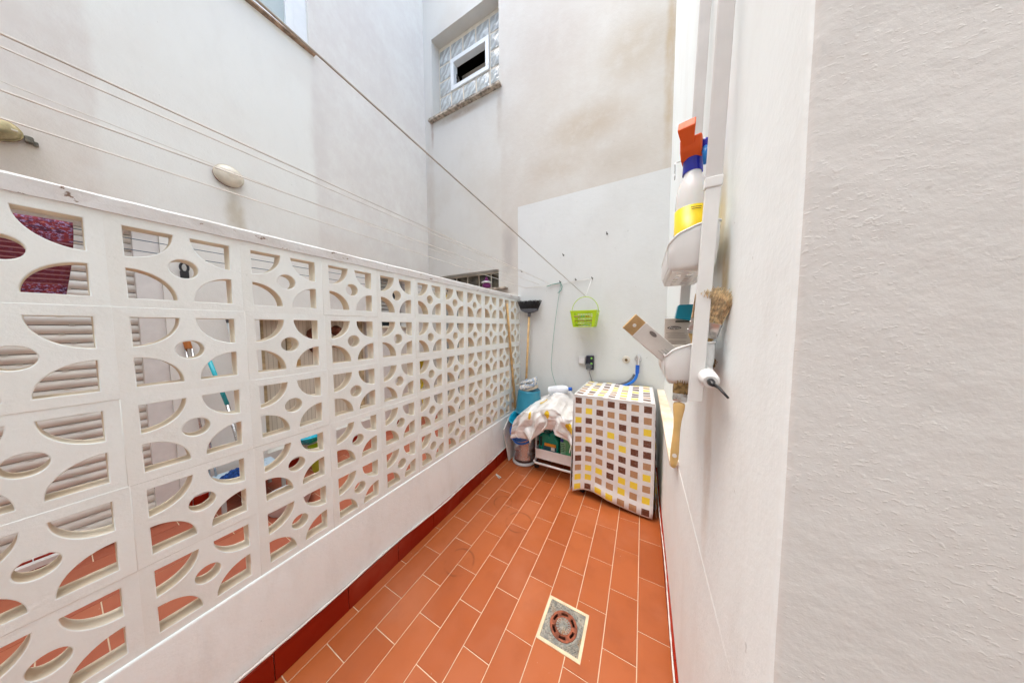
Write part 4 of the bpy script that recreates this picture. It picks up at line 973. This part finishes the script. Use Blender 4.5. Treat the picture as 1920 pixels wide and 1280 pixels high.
def ctop(u, v):
    x = FX0 + (FX1 - FX0) * u + (.012 * v if u < .5 else -.0); y = FY + (BY - FY) * v
    return (x, y, TZ + .004 * math.sin(13 * u + 3) * math.sin(9 * v) - .008 * math.sin(PI * v) * math.sin(PI * u))
mb = MB(); mb.grid(ctop, 40, 34, lambda u, v: (.01 + u * .566, .9 + v * .56)); mb.build('top_panel', mcov, t, smooth=True, solid=.0015)
def cside(xs, sg):
    def f(u, v):
        z0_ = .02 + .03 * u * (1 if sg < 0 else .2); z = z0_ + (TZ - .001 - z0_) * v; s_ = 1 - v
        return (xs + sg * (.004 + .016 * s_ * abs(math.sin(7 * u + 1)) + .012 * s_ * math.exp(-u * 6)), FY + .002 + (BY - FY - .002) * u, z)
    return f
mb = MB(); mb.grid(cside(FX0, -1), 30, 40, lambda u, v: (3 + u * .56, v * .80)); mb.build('left_panel', mcov, t, smooth=True, solid=.0015)
mb = MB(); mb.grid(cside(FX1, 1), 30, 40, lambda u, v: (7 + u * .56, v * .80)); mb.build('right_panel', mcov, t, smooth=True, solid=.0015)
pip = mat('piping_white', (.76, .75, .74), .5)
mb = MB(); mb.tube([(FX0 + (FX1 - FX0) * i / 20, FY + .002, TZ + .004 * math.sin(13 * i / 20 + 3) * 0 + .001) for i in range(21)], .0035, n=7)
mb.tube([Vector(cfront(0, i / 20)) + Vector((-.002, 0, 0)) for i in range(21)], .0032, n=7); mb.tube([Vector(cfront(1, i / 20)) + Vector((.002, 0, 0)) for i in range(21)], .0032, n=7)
mb.tube([(FX1, FY + (BY - FY) * i / 10, TZ + .001) for i in range(11)], .003, n=7); mb.tube([(FX0 + .012 * i / 10, FY + (BY - FY) * i / 10, TZ + .001) for i in range(11)], .003, n=7)
mb.build('piping', pip, t, smooth=True)

# ------------------------------------------------------------------ plywood ledge
def ply():
    g = NG('plywood'); o = g.obj(); n = g.noise(o, 5, 6, .7, (1, 1, 1)); n2 = g.noise(o, 9, 6, .7, (3, .6, 1))
    col = g.mix(g.rng(n, .4, .65), (.74, .66, .56), (.66, .52, .38)); col = g.mix(g.math('MULTIPLY', g.rng(n2, .55, .7), .6), col, (.78, .74, .68))
    return g.out(col, .75, g.bump(n2, .001, .6))
mb = MB(); mb.prism([(.112, 1.205), (.124, 1.200), (.130, 1.215), (.150, 1.212), (.152, 1.235), (.1465, 1.24), (.1465, 1.245), (.181, 1.245), (.181, 2.565), (.128, 2.565)], 2, zl + .003, zl + .020)
tag(mb.build('ledge_board', ply(), bevel=.001), 'pale split plywood board lying on the ledge of the right wall', 'board')
mb = MB(); mb.span((.118, 1.24, zl - .020), (.146, 1.262, zl + .002)); tag(mb.build('wood_batten', ply()), 'small wooden cleat under the near end of the plywood board', 'batten')

# ------------------------------------------------------------------ drain
t = thing('floor_drain', 'square floor drain with a rusty round grate in the patio tiles', 'drain', (-.2935, 1.049, 0))
dc = (-.2935, 1.049); hs = .098
mb = MB(); ring_ = [(-hs, -hs), (hs, -hs), (hs, hs), (-hs, hs)]
h2_ = .0855
mb.span((dc[0] - hs, dc[1] - hs, -.01), (dc[0] + hs, dc[1] - h2_, .0025)); mb.span((dc[0] - hs, dc[1] + h2_, -.01), (dc[0] + hs, dc[1] + hs, .0025)); mb.span((dc[0] - hs, dc[1] - h2_, -.01), (dc[0] - h2_, dc[1] + h2_, .0025)); mb.span((dc[0] + h2_, dc[1] - h2_, -.01), (dc[0] + hs, dc[1] + h2_, .0025))
mb.build('mortar_border', mat('cream_mortar', (.72, .60, .42), .9, var=.1, bump=.6), t)
def castm():
    g = NG('scaled_cast_iron'); o = g.obj(); n = g.noise(o, 30, 5, .7); n2 = g.noise(o, 110, 4, .7)
    col = g.mix(g.rng(n, .4, .62), (.22, .23, .22), (.40, .38, .32)); col = g.mix(g.rng(n2, .5, .68), col, (.12, .10, .08)); col = g.mix(g.math('MULTIPLY', g.rng(g.noise(o, 16, 3), .58, .7), .7), col, (.30, .16, .06))
    return g.out(col, .55, g.bump(n2, .003, 1.), Metallic=.35)
m_cast = castm()
mb = MB(); nseg = 40
def sq(a, r_):
    c_, s__ = math.cos(a), math.sin(a); k_ = r_ / max(abs(c_), abs(s__)); return (c_ * k_, s__ * k_)
inn = [mb.b.verts.new((dc[0] + .0635 * math.cos(2 * PI * i / nseg), dc[1] + .0635 * math.sin(2 * PI * i / nseg), .001)) for i in range(nseg)]
ou = [mb.b.verts.new((dc[0] + sq(2 * PI * i / nseg + 1e-6, h2_ - .001)[0], dc[1] + sq(2 * PI * i / nseg + 1e-6, h2_ - .001)[1], .001)) for i in range(nseg)]
for i in range(nseg): mb.b.faces.new((inn[i], ou[i], ou[(i + 1) % nseg], inn[(i + 1) % nseg]))
for (sx_, sy_) in ((-1, 1), (1, -1)):
    for k in range(7):
        o1 = .010 + k * .009
        a_ = Vector((dc[0] + sx_ * .083, dc[1] + sy_ * (.083 - o1 * 1.0), .0018)); b_ = Vector((dc[0] + sx_ * (.083 - o1), dc[1] + sy_ * .083, .0018))
        if (a_ - Vector((*dc, 0))).length > .06: mb.tube([a_, a_.lerp(b_, .5), b_], .0013, n=5)
for k in range(26):
    a = 2 * PI * k / 26
    mb.tube([(dc[0] + .066 * math.cos(a), dc[1] + .066 * math.sin(a), .0015), (dc[0] + .076 * math.cos(a + .06), dc[1] + .076 * math.sin(a + .06), .0015)], .0011, n=5)
mb.build('drain_plate', m_cast, t)
mb = MB(); mb.span((dc[0] - .07, dc[1] - .07, -.06), (dc[0] + .07, dc[1] + .07, -.05)); mb.build('sump', mat('sump_dark', (.05, .01, .006), .9), t)
rg = mat('rusty_grate', (.30, .085, .042), .8, var=.3, scale=40, bump=1.)
gr = MB()
def sector(r0_, r1_, a0, a1, z0_, z1_, n=8):
    A = []; 
    for zz in (z0_, z1_):
        A.append([gr.b.verts.new((dc[0] + r0_ * math.cos(a0 + (a1 - a0) * i / n), dc[1] + r0_ * math.sin(a0 + (a1 - a0) * i / n), zz)) for i in range(n + 1)] + [gr.b.verts.new((dc[0] + r1_ * math.cos(a1 - (a1 - a0) * i / n), dc[1] + r1_ * math.sin(a1 - (a1 - a0) * i / n), zz)) for i in range(n + 1)])
    gr.b.faces.new(A[0][::-1]); gr.b.faces.new(A[1]); m_ = len(A[0])
    for i in range(m_): gr.b.faces.new((A[0][i], A[0][(i + 1) % m_], A[1][(i + 1) % m_], A[1][i]))
for k in range(6):
    a = k * PI / 3 + .15
    sector(.053, .0622, a, a + PI / 3, -.008, .0022); sector(.034, .041, a, a + PI / 3, -.008, .0018); sector(.041, .053, a - .20, a + .20, -.008, .0020)
for k in range(18): a = k * 2 * PI / 18; gr.tube([(dc[0] + .021 * math.cos(a), dc[1] + .021 * math.sin(a), .0032), (dc[0] + .040 * math.cos(a), dc[1] + .040 * math.sin(a), .0028)], .0010, n=5)
o = gr.build('round_grate', rg, t)
mb = MB(); mb.lathe([(.0338, -.006), (.0338, .002), (.020, .0022), (.019, .0034), (.010, .0036)], (dc[0], dc[1], 0), n=24); autosm(mb.build('grate_boss', m_cast, t))

# ------------------------------------------------------------------ hanging caddy on the right wall
caddy = thing('hanging_shelf', 'white plastic two-tier caddy hanging on the right wall, full of decorating tools', 'caddy', (.12, .75, 1.24))
def strap(y):
    strap_part(y, 'strap', white_pl, ((1.235, 1.655, .098, .113, .024, .012), (1.655, 1.675, .113, .114, .028, .016)), 0)
    strap_part(y, 'upper_strap', mat('grey_strap', (.60, .59, .585), .45, var=.03), ((1.6755, 2.45, .114, .134, .026, .006),), 1)  # upper strap in a darker grey than the lower one
def strap_part(y, nm, m_, secs, hook):
    mb = MB()
    for (z0_, z1_, xa, xb, w_, d_) in secs:
        n = 6; rg_ = []
        for i in range(n + 1):
            s_ = i / n; x = xa + (xb - xa) * s_; z = z0_ + (z1_ - z0_) * s_
            rg_.append([mb.b.verts.new((x + a * w_ / 2, y + b * d_ / 2, z)) for a, b in ((-1, -1), (1, -1), (1, 1), (-1, 1))])
        for A, B_ in zip(rg_, rg_[1:]):
            for k in range(4): mb.b.faces.new((A[k], A[(k + 1) % 4], B_[(k + 1) % 4], B_[k]))
        mb.b.faces.new(rg_[0][::-1]); mb.b.faces.new(rg_[-1])
    if hook: mb.box((.128, y, 2.455), (.03, .02, .02), bev=.003)
    return mb.build(nm, m_, caddy, bevel=.0018)
strap(.618); strap(.882)
def interp(x, tab):
    for (a, b), (c, d) in zip(tab, tab[1:]):
        if x <= c: return b + (d - b) * max(0, (x - a)) / (c - a)
    return tab[-1][1]
def basket(dz, nm='shelf_basket'):
    ya, yb_ = .630, .870
    def outline(xa, xb, y0_, y1_, r_, n=6):
        pts = []
        for (cx_, cy_, a0) in ((xb - r_, y1_ - r_, 0), (xa + r_, y1_ - r_, 90), (xa + r_, y0_ + r_, 180), (xb - r_, y0_ + r_, 270)):
            for i in range(n + 1): a = math.radians(a0 + 90 * i / n); pts.append((cx_ + r_ * math.cos(a), cy_ + r_ * math.sin(a)))
        out = []
        for p, q in zip(pts, pts[1:] + pts[:1]):
            d_ = math.dist(p, q); k = max(1, int(d_ / .008))
            for j in range(k): out.append((p[0] + (q[0] - p[0]) * j / k, p[1] + (q[1] - p[1]) * j / k))
        return out
    tab = [(.044, 1.563), (.060, 1.582), (.098, 1.597), (.140, 1.600)]
    top = outline(.046, .132, ya, yb_, .012)
    mb = MB(); rows = []
    for j in range(9):
        v = j / 8; row = []
        for (x, y) in top:
            cx_, cy_ = .088, .75; k = .86 + .14 * min(1, v * 1.6) ** .6
            xx = cx_ + (x - cx_) * k; yy = cy_ + (y - cy_) * (1 - (1 - k) * .45)
            zt = interp(x, tab); row.append(mb.b.verts.new((xx, yy, 1.507 + (zt - 1.507) * v + dz)))
        rows.append(row)
    N_ = len(top)
    for A, B_ in zip(rows, rows[1:]):
        for i in range(N_): mb.b.faces.new((A[i], A[(i + 1) % N_], B_[(i + 1) % N_], B_[i]))
    o = mb.build(nm, white_pl, caddy, smooth=True, solid=.0022); sub(o, caddy)
    mb = MB(); mb.tube([Vector((v_[0], v_[1], 0)) for v_ in []] or [(x, y, interp(x, tab) + dz) for x, y in top], .0022, n=6, closed=True); mb.build('rim', white_pl, o, smooth=True)
    # slotted bottom
    mb = MB(); NX, NY = 13, 29; xa, xb, y0_, y1_ = .053, .124, .640, .860
    V = [[mb.b.verts.new((xa + (xb - xa) * i / NX, y0_ + (y1_ - y0_) * j / NY, 1.5075 + dz)) for j in range(NY + 1)] for i in range(NX + 1)]
    for i in range(NX):
        for j in range(NY):
            if i in (2, 3, 6, 7, 10, 11) and j % 4 in (1, 2) and 1 < j < 27: continue
            mb.b.faces.new((V[i][j], V[i + 1][j], V[i + 1][j + 1], V[i][j + 1]))
    mb.build('slotted_base', white_pl, o, solid=.002)
    mb = MB()
    for k in range(16): y = .655 + .012 * k; mb.tube([(.0465, y, 1.516 + dz), (.0440, y, 1.530 + dz), (.0440, y, 1.555 + dz)], .0013, n=5)
    mb.build('front_ribs', white_pl, o)
basket(0); basket(-.243)

# trigger spray bottle
orange = mat('orange_plastic', (.72, .10, .008), .6, var=.02); ultram = mat('ultramarine_plastic', (.015, .02, .38), .3, var=.03)
t = thing('spray_bottle', 'trigger spray bottle with orange head and yellow label in the upper basket', 'spray bottle', (.092, .745, 1.496))
bm_ = NG('milky_bottle'); milky = bm_.out((.74, .75, .75), .25, None, Subsurface_Weight=.2)
mb = MB(); mb.lathe([(0, 1.511), (.026, 1.511), (.029, 1.518), (.029, 1.60), (.0288, 1.680), (.0280, 1.705), (.0235, 1.730), (.016, 1.748), (.0145, 1.760)], (.0965, .745, 0), n=32, sx=1.14, sy=1.3); autosm(mb.build('body', milky, t), 50)
yl = mat('yellow_label', (.80, .60, .01), .35, var=.02)
mb = MB(); mb.lathe([(.0296, 1.52), (.0296, 1.668)], (.0965, .745, 0), n=32, sx=1.14, sy=1.3, close=False); lab = sub(autosm(mb.build('label', yl, t, solid=.0004)), t)
inkm = mat('label_ink', (.06, .05, .03), .5)
def onlab(x, z, w_, h_, m, nm):     # small print on the bottle front, wrapped
    q = MB(); n = 4
    def f(u, v):
        a = math.asin(max(-1, min(1, (x + w_ * (u - .5)) / .0300))); return (.0965 + .0349 * math.sin(a), .745 - .0306 * 1.3 * math.cos(a), z + h_ * (v - .5))
    q.grid(f, n, 1); return q.build(nm, m, lab)
q = MB()
def lablines(rows):
    def fgrid(x, z, w_, h_):
        def f(u, v):
            a = math.asin(max(-1, min(1, (x + w_ * (u - .5)) / .0300))); return (.0965 + .0349 * math.sin(a), .745 - .0306 * 1.3 * math.cos(a), z + h_ * (v - .5))
        q.grid(f, 4, 1)
    for r_ in rows: fgrid(*r_)
lablines([(.004, 1.661, .018, .0015), (.004, 1.657, .016, .0015), (.004, 1.612, .016, .0015), (.004, 1.594, .014, .0012), (.004, 1.590, .012, .0012), (.002, 1.603, .007, .003), (.006, 1.600, .004, .006)]); q.build('print', inkm, lab)
onlab(.018, 1.659, .006, .005, mat('label_red', (.6, .1, .02), .4), 'red_mark'); onlab(.018, 1.585, .008, .03, dull_white, 'white_field')
mb = MB(); mb.lathe([(.0205, 1.754), (.0195, 1.785), (.012, 1.788)], (.0965, .745, 0), n=24); autosm(mb.build('collar', ultram, t), 40)
HT = Matrix.Translation((.0945, .745, 1.784)) @ rotm('Z', -14) @ Matrix.Diagonal((1.28, 1.0, .90, 1))
mb = MB(); mb.prism([(.014, -.002), (.018, .018), (.004, .038), (-.020, .048), (-.036, .040), (-.030, .012), (-.014, -.002)], 0, -.016, .016); 
bmesh.ops.transform(mb.b, matrix=HT, verts=mb.b.verts); hd = mb.build('head_shroud', orange, t, bevel=.003)
mb = MB(); rg_ = []
for (y, z, hw, hh) in ((-.028, .030, .0085, .008), (-.050, .052, .012, .011), (-.058, .060, .013, .012)):
    rg_.append([mb.b.verts.new(HT @ Vector((-.004 + a * hw, y + b * hh * .4, z + b * hh))) for a, b in ((-1, -1), (1, -1), (1, 1), (-1, 1))])
for A, B_ in zip(rg_, rg_[1:]):
    for k in range(4): mb.b.faces.new((A[k], A[(k + 1) % 4], B_[(k + 1) % 4], B_[k]))
mb.b.faces.new(rg_[0][::-1]); mb.b.faces.new(rg_[-1]); mb.build('nozzle', orange, t, bevel=.002)
mb = MB(); mb.box(HT @ Vector((.018, -.002, .022)), (.014, .030, .030), bev=.006); mb.build('shroud_side', ultram, t)
mb = MB(); mb.tube([HT @ Vector((.020, -.010, .014)), HT @ Vector((.021, -.022, -.004)), HT @ Vector((.022, -.018, -.030))], [.0075, .006, .0045], n=8); mb.build('trigger', mat('trigger_blue', (.01, .20, .60), .3), t, smooth=True)
mb = MB(); mb.tube([(.090, .742, 1.755), (.088, .745, 1.70)], .003, n=8); mb.build('dip_tube', white_pl, t)

t = MB(); t.prism([(.066, 1.515), (.090, 1.515), (.092, 1.745), (.084, 1.74), (.067, 1.62)], 1, .842, .846); tag(t.build('plastic_scraper', mat('grey_sheet', (.42, .41, .40), .4), bevel=.001), 'grey plastic scraper standing behind the spray bottle', 'scraper')
t = MB(); t.box((.085, .80, 1.518), (.05, .07, .016), bev=.005); tag(t.build('sponge', mat('tan_sponge', (.60, .42, .16), .9, var=.2, scale=90, bump=1)), 'flat tan sponge on the slotted base of the upper basket', 'sponge')

# paint brushes
bristle_m = mat('hog_bristle', (.78, .65, .43), .7, var=.22, scale=120)
hw_m = mat('brush_handle', (.66, .44, .17), .35, var=.08, scale=20)
def brush(T, blen, bw, bt, hlen, label, seed, hole=False, flare=1.25, head=True, bm=None):
    """local: +z towards bristle tips, x = width, origin at ferrule base"""
    root = thing('paintbrush', label, 'paintbrush', tuple(T.translation)); rr = random.Random(seed)
    f_ = MB(); 
    fl = bw * .75
    f_.box((0, 0, fl / 2), (bw, bt, fl), bev=bt * .25)
    bmesh.ops.transform(f_.b, matrix=T, verts=f_.b.verts); fer = sub(autosm(f_.build('ferrule', steel, root), 40), root)
    e = MB()
    for z_ in (.25, .75): e.box((0, 0, fl * z_), (bw * 1.015, bt * 1.04, fl * .07), bev=bt * .1)
    bmesh.ops.transform(e.b, matrix=T, verts=e.b.verts); e.build('crimp', steel, fer)
    b_ = MB(); nu, nv = 22, 9
    b_.box((0, 0, fl + blen * .38), (bw * .92, bt * .88, blen * .78), bev=bt * .3)
    for i in range(nu):
        for j in range(nv):
            u = (i + rr.uniform(0, 1)) / nu - .5; v = (j + rr.uniform(0, 1)) / nv - .5
            L_ = blen * (1 - .9 * u * u) * rr.uniform(.9, 1.03)
            b_.tube([(u * bw * .95, v * bt * .95, fl - .002), (u * bw * (1 + flare) / 2, v * bt * 1.15, fl + L_ * .55), (u * bw * flare + rr.uniform(-.002, .002), v * bt * 1.4 + rr.uniform(-.002, .002), fl + L_)], [.0016, .0013, .0005], n=3, cap=False)
    bmesh.ops.transform(b_.b, matrix=T, verts=b_.b.verts); b_.build('bristles', bm or bristle_m, root)
    h_ = MB(); secs = [(0, bw * .46, bt * .42), (-.10, bw * .46, bt * .42), (-.28, bw * .26, bt * .38), (-.5, bw * .25, bt * .36), (-.75, bw * .34, bt * .36), (-.92, bw * .30, bt * .32), (-1, bw * .14, bt * .2)]
    N_ = 14; rg2 = []
    for s_, a, b in secs: rg2.append([h_.b.verts.new((a * math.cos(2 * PI * k / N_), b * math.sin(2 * PI * k / N_), s_ * hlen)) for k in range(N_)])
    for A, B_ in zip(rg2, rg2[1:]):
        for k in range(N_): h_.b.faces.new((A[k], A[(k + 1) % N_], B_[(k + 1) % N_], B_[k]))
    h_.b.faces.new(rg2[0][::-1]); h_.b.faces.new(rg2[-1])
    bmesh.ops.transform(h_.b, matrix=T, verts=h_.b.verts); hd_ = sub(h_.build('handle', hw_m, root, smooth=True, sub=1), root)
    if hole:
        q = MB(); q.lathe([(.0045, bt * .33), (.0045, bt * .345)], (0, 0, 0), n=18, mat4=T @ Matrix.Translation((0, 0, -.80 * hlen)) @ rotm('X', 90)); q.build('hang_hole', dull_white, hd_)
    return root, hd_
def look(p, tip, face):     # local z from p to tip, local y away from face direction
    p, tip = Vector(p), Vector(tip); z = (tip - p).normalized(); y = -Vector(face); y = (y - z * y.dot(z)).normalized(); x = y.cross(z)
    m_ = Matrix((x, y, z)).transposed().to_4x4(); m_.translation = p; return m_
brush(look((.113, .665, 1.370), (.1185, .64, 1.410), (-.25, -1, .1)), .068, .054, .017, .080, 'broad paintbrush with fluffy pale bristles leaning out of the lower basket', 1, flare=1.12)
T = look((.0745, .640, 1.225), (.0765, .642, 1.262), (0, -1, 0))
root, hd_ = brush(T, .030, .026, .010, .150, 'old narrow paintbrush hanging handle down below the lower basket', 2, hole=True, flare=1.0, bm=mat('stiff_bristle', (.36, .25, .11), .8, var=.4, scale=90))
txt('COLOR PRO', .0085, inkm, hd_, frame((.0712, .640 - .0042, 1.160), (.06, 0, -1), (-1, 0, -.06)) @ Matrix.Identity(4), name='print')
# white sleeved brush handle sticking out to the left
t = thing('brush_in_sleeve', 'flat brush in a white card sleeve, its brown end sticking out left of the basket', 'brush', (.03, .66, 1.36))
Pa = Vector((-.027, .645, 1.400)); Pb = Vector((.078, .70, 1.300)); T = look(Pb, Pa, (-.15, -1, .25)); L_ = (Pb - Pa).length
mb = MB(); mb.box((0, 0, (L_ - .026) / 2), (.044, .009, L_ - .026), bev=.002); bmesh.ops.transform(mb.b, matrix=T, verts=mb.b.verts); o = sub(mb.build('sleeve', mat('white_card', (.72, .70, .67), .5), t), t)
mb = MB(); mb.lathe([(.010, 0), (.010, .0012)], n=20, mat4=T @ Matrix.Translation((-.006 + .018, -.0048, L_ * .63)) @ rotm('X', 90), sx=.45); mb.build('cut_out', mat('cut_out_dark', (.18, .16, .15), .6), o)
mb = MB()
for k in range(3): mb.box((-.008 + .006 * k, -.0049, L_ * .28), (.0008, .0006, .035 - .008 * k))
bmesh.ops.transform(mb.b, matrix=T, verts=mb.b.verts); mb.build('print', mat('print_grey', (.35, .34, .33), .6), o)
mb = MB(); mb.box((0, 0, L_ - .012), (.042, .0075, .030), bev=.001); bmesh.ops.transform(mb.b, matrix=T, verts=mb.b.verts); o = sub(mb.build('wooden_end', wood2, t), t)
mb = MB(); mb.lathe([(.0040, 0), (.0040, .0012)], n=20, mat4=T @ Matrix.Translation((0, -.0040, L_ - .012)) @ rotm('X', 90)); mb.build('hang_hole', dull_white, o)
# tape roll
t = thing('masking_tape', 'white roll of masking tape standing in the lower basket', 'tape', (.07, .70, 1.29))
mb = MB(); mb.lathe([(.028, -.010), (.042, -.010), (.042, .010), (.028, .010), (.028, -.010)], n=40, mat4=Matrix.Translation((.080, .735, 1.302)) @ rotm('Z', 20) @ rotm('X', 82), close=False); autosm(mb.build('roll', mat('tape_white', (.74, .72, .68), .6), t), 40)
# blister pack with teal scraper
t = thing('scraper_pack', 'blister card with small print and a teal scraper head in the lower basket', 'pack', (.085, .79, 1.28))
mb = MB(); mb.box((.084, .80, 1.335), (.062, .003, .150), bev=.001); o = sub(mb.build('card', mat('card_beige', (.62, .56, .50), .5), t), t)
mb = MB(); mb.box((.084, .797, 1.337), (.066, .004, .156), bev=.0018)
gl = NG('clear_blister'); clear = gl.out((.9, .9, .9), .08, None, Transmission_Weight=1.0, IOR=1.15, Alpha=.25); 
mb.build('blister', clear, t)
mb = MB(); mb.lathe([(.016, 0), (.016, .0008)], n=28, mat4=Matrix.Translation((.075, .7945, 1.385)) @ rotm('X', 90), sy=.28); mb.build('logo_oval', mat('logo_dark', (.10, .08, .07), .5), o)
txt('Wagner', .008, dull_white, o, frame((.075, .7925, 1.385), (1, 0, 0), (0, 0, 1)), name='logo_text', ext=.0001)
mb = MB(); rr = random.Random(5)
for k in range(11):
    if k in (3, 7): continue
    w_ = rr.uniform(.034, .046); mb.box((.060 + w_ / 2 - (.003 if k in (0, 4, 8) else 0), .7945, 1.370 - .0055 * k), (w_, .0006, .0014))
mb.build('print', mat('print_brown', (.25, .20, .17), .6), o)
mb = MB(); mb.box((.094, .7940, 1.402), (.034, .002, .004), bev=.0008); mb.build('slot', blackm, o)
mb = MB(); mb.prism([(.076, 1.410), (.110, 1.404), (.122, 1.440), (.118, 1.446), (.084, 1.446), (.081, 1.443)], 1, .788, .812); mb.build('scraper_head', mat('scraper_teal', (.0, .26, .40), .3, var=.02), t, bevel=.003)
# caulk tube
t = thing('sealant_tube', 'white sealant tube with a black nozzle wedged between the caddy and the wall', 'tube', (.118, .66, 1.29))
T = look((.119, .76, 1.308), (.1155, .578, 1.284), (1, 0, 0))
mb = MB(); mb.lathe([(.0145, 0), (.0155, .003), (.0155, .172), (.011, .180)], n=28, mat4=T); autosm(mb.build('tube_body', white_pl, t), 40)
mb = MB(); mb.lathe([(.006, .178), (.0065, .186), (.003, .20)], n=14, mat4=T); mb.tube([T @ Vector((0, 0, .19)), (.1225, .555, 1.279), (.130, .532, 1.268)], [.004, .0026, .0018], n=8); mb.build('nozzle', blackm, t, smooth=True)
brush(look((.122, .700, 1.325), (.131, .60, 1.297), (-1, 0, .3)), .050, .022, .009, .06, 'brown bristled brush pushed in above the sealant tube', 4, flare=1.1, bm=mat('dark_bristle', (.30, .19, .09), .8, var=.4, scale=90))

for o in C.objects:
    for k in ('_off', '_child'):
        if k in o: del o[k]
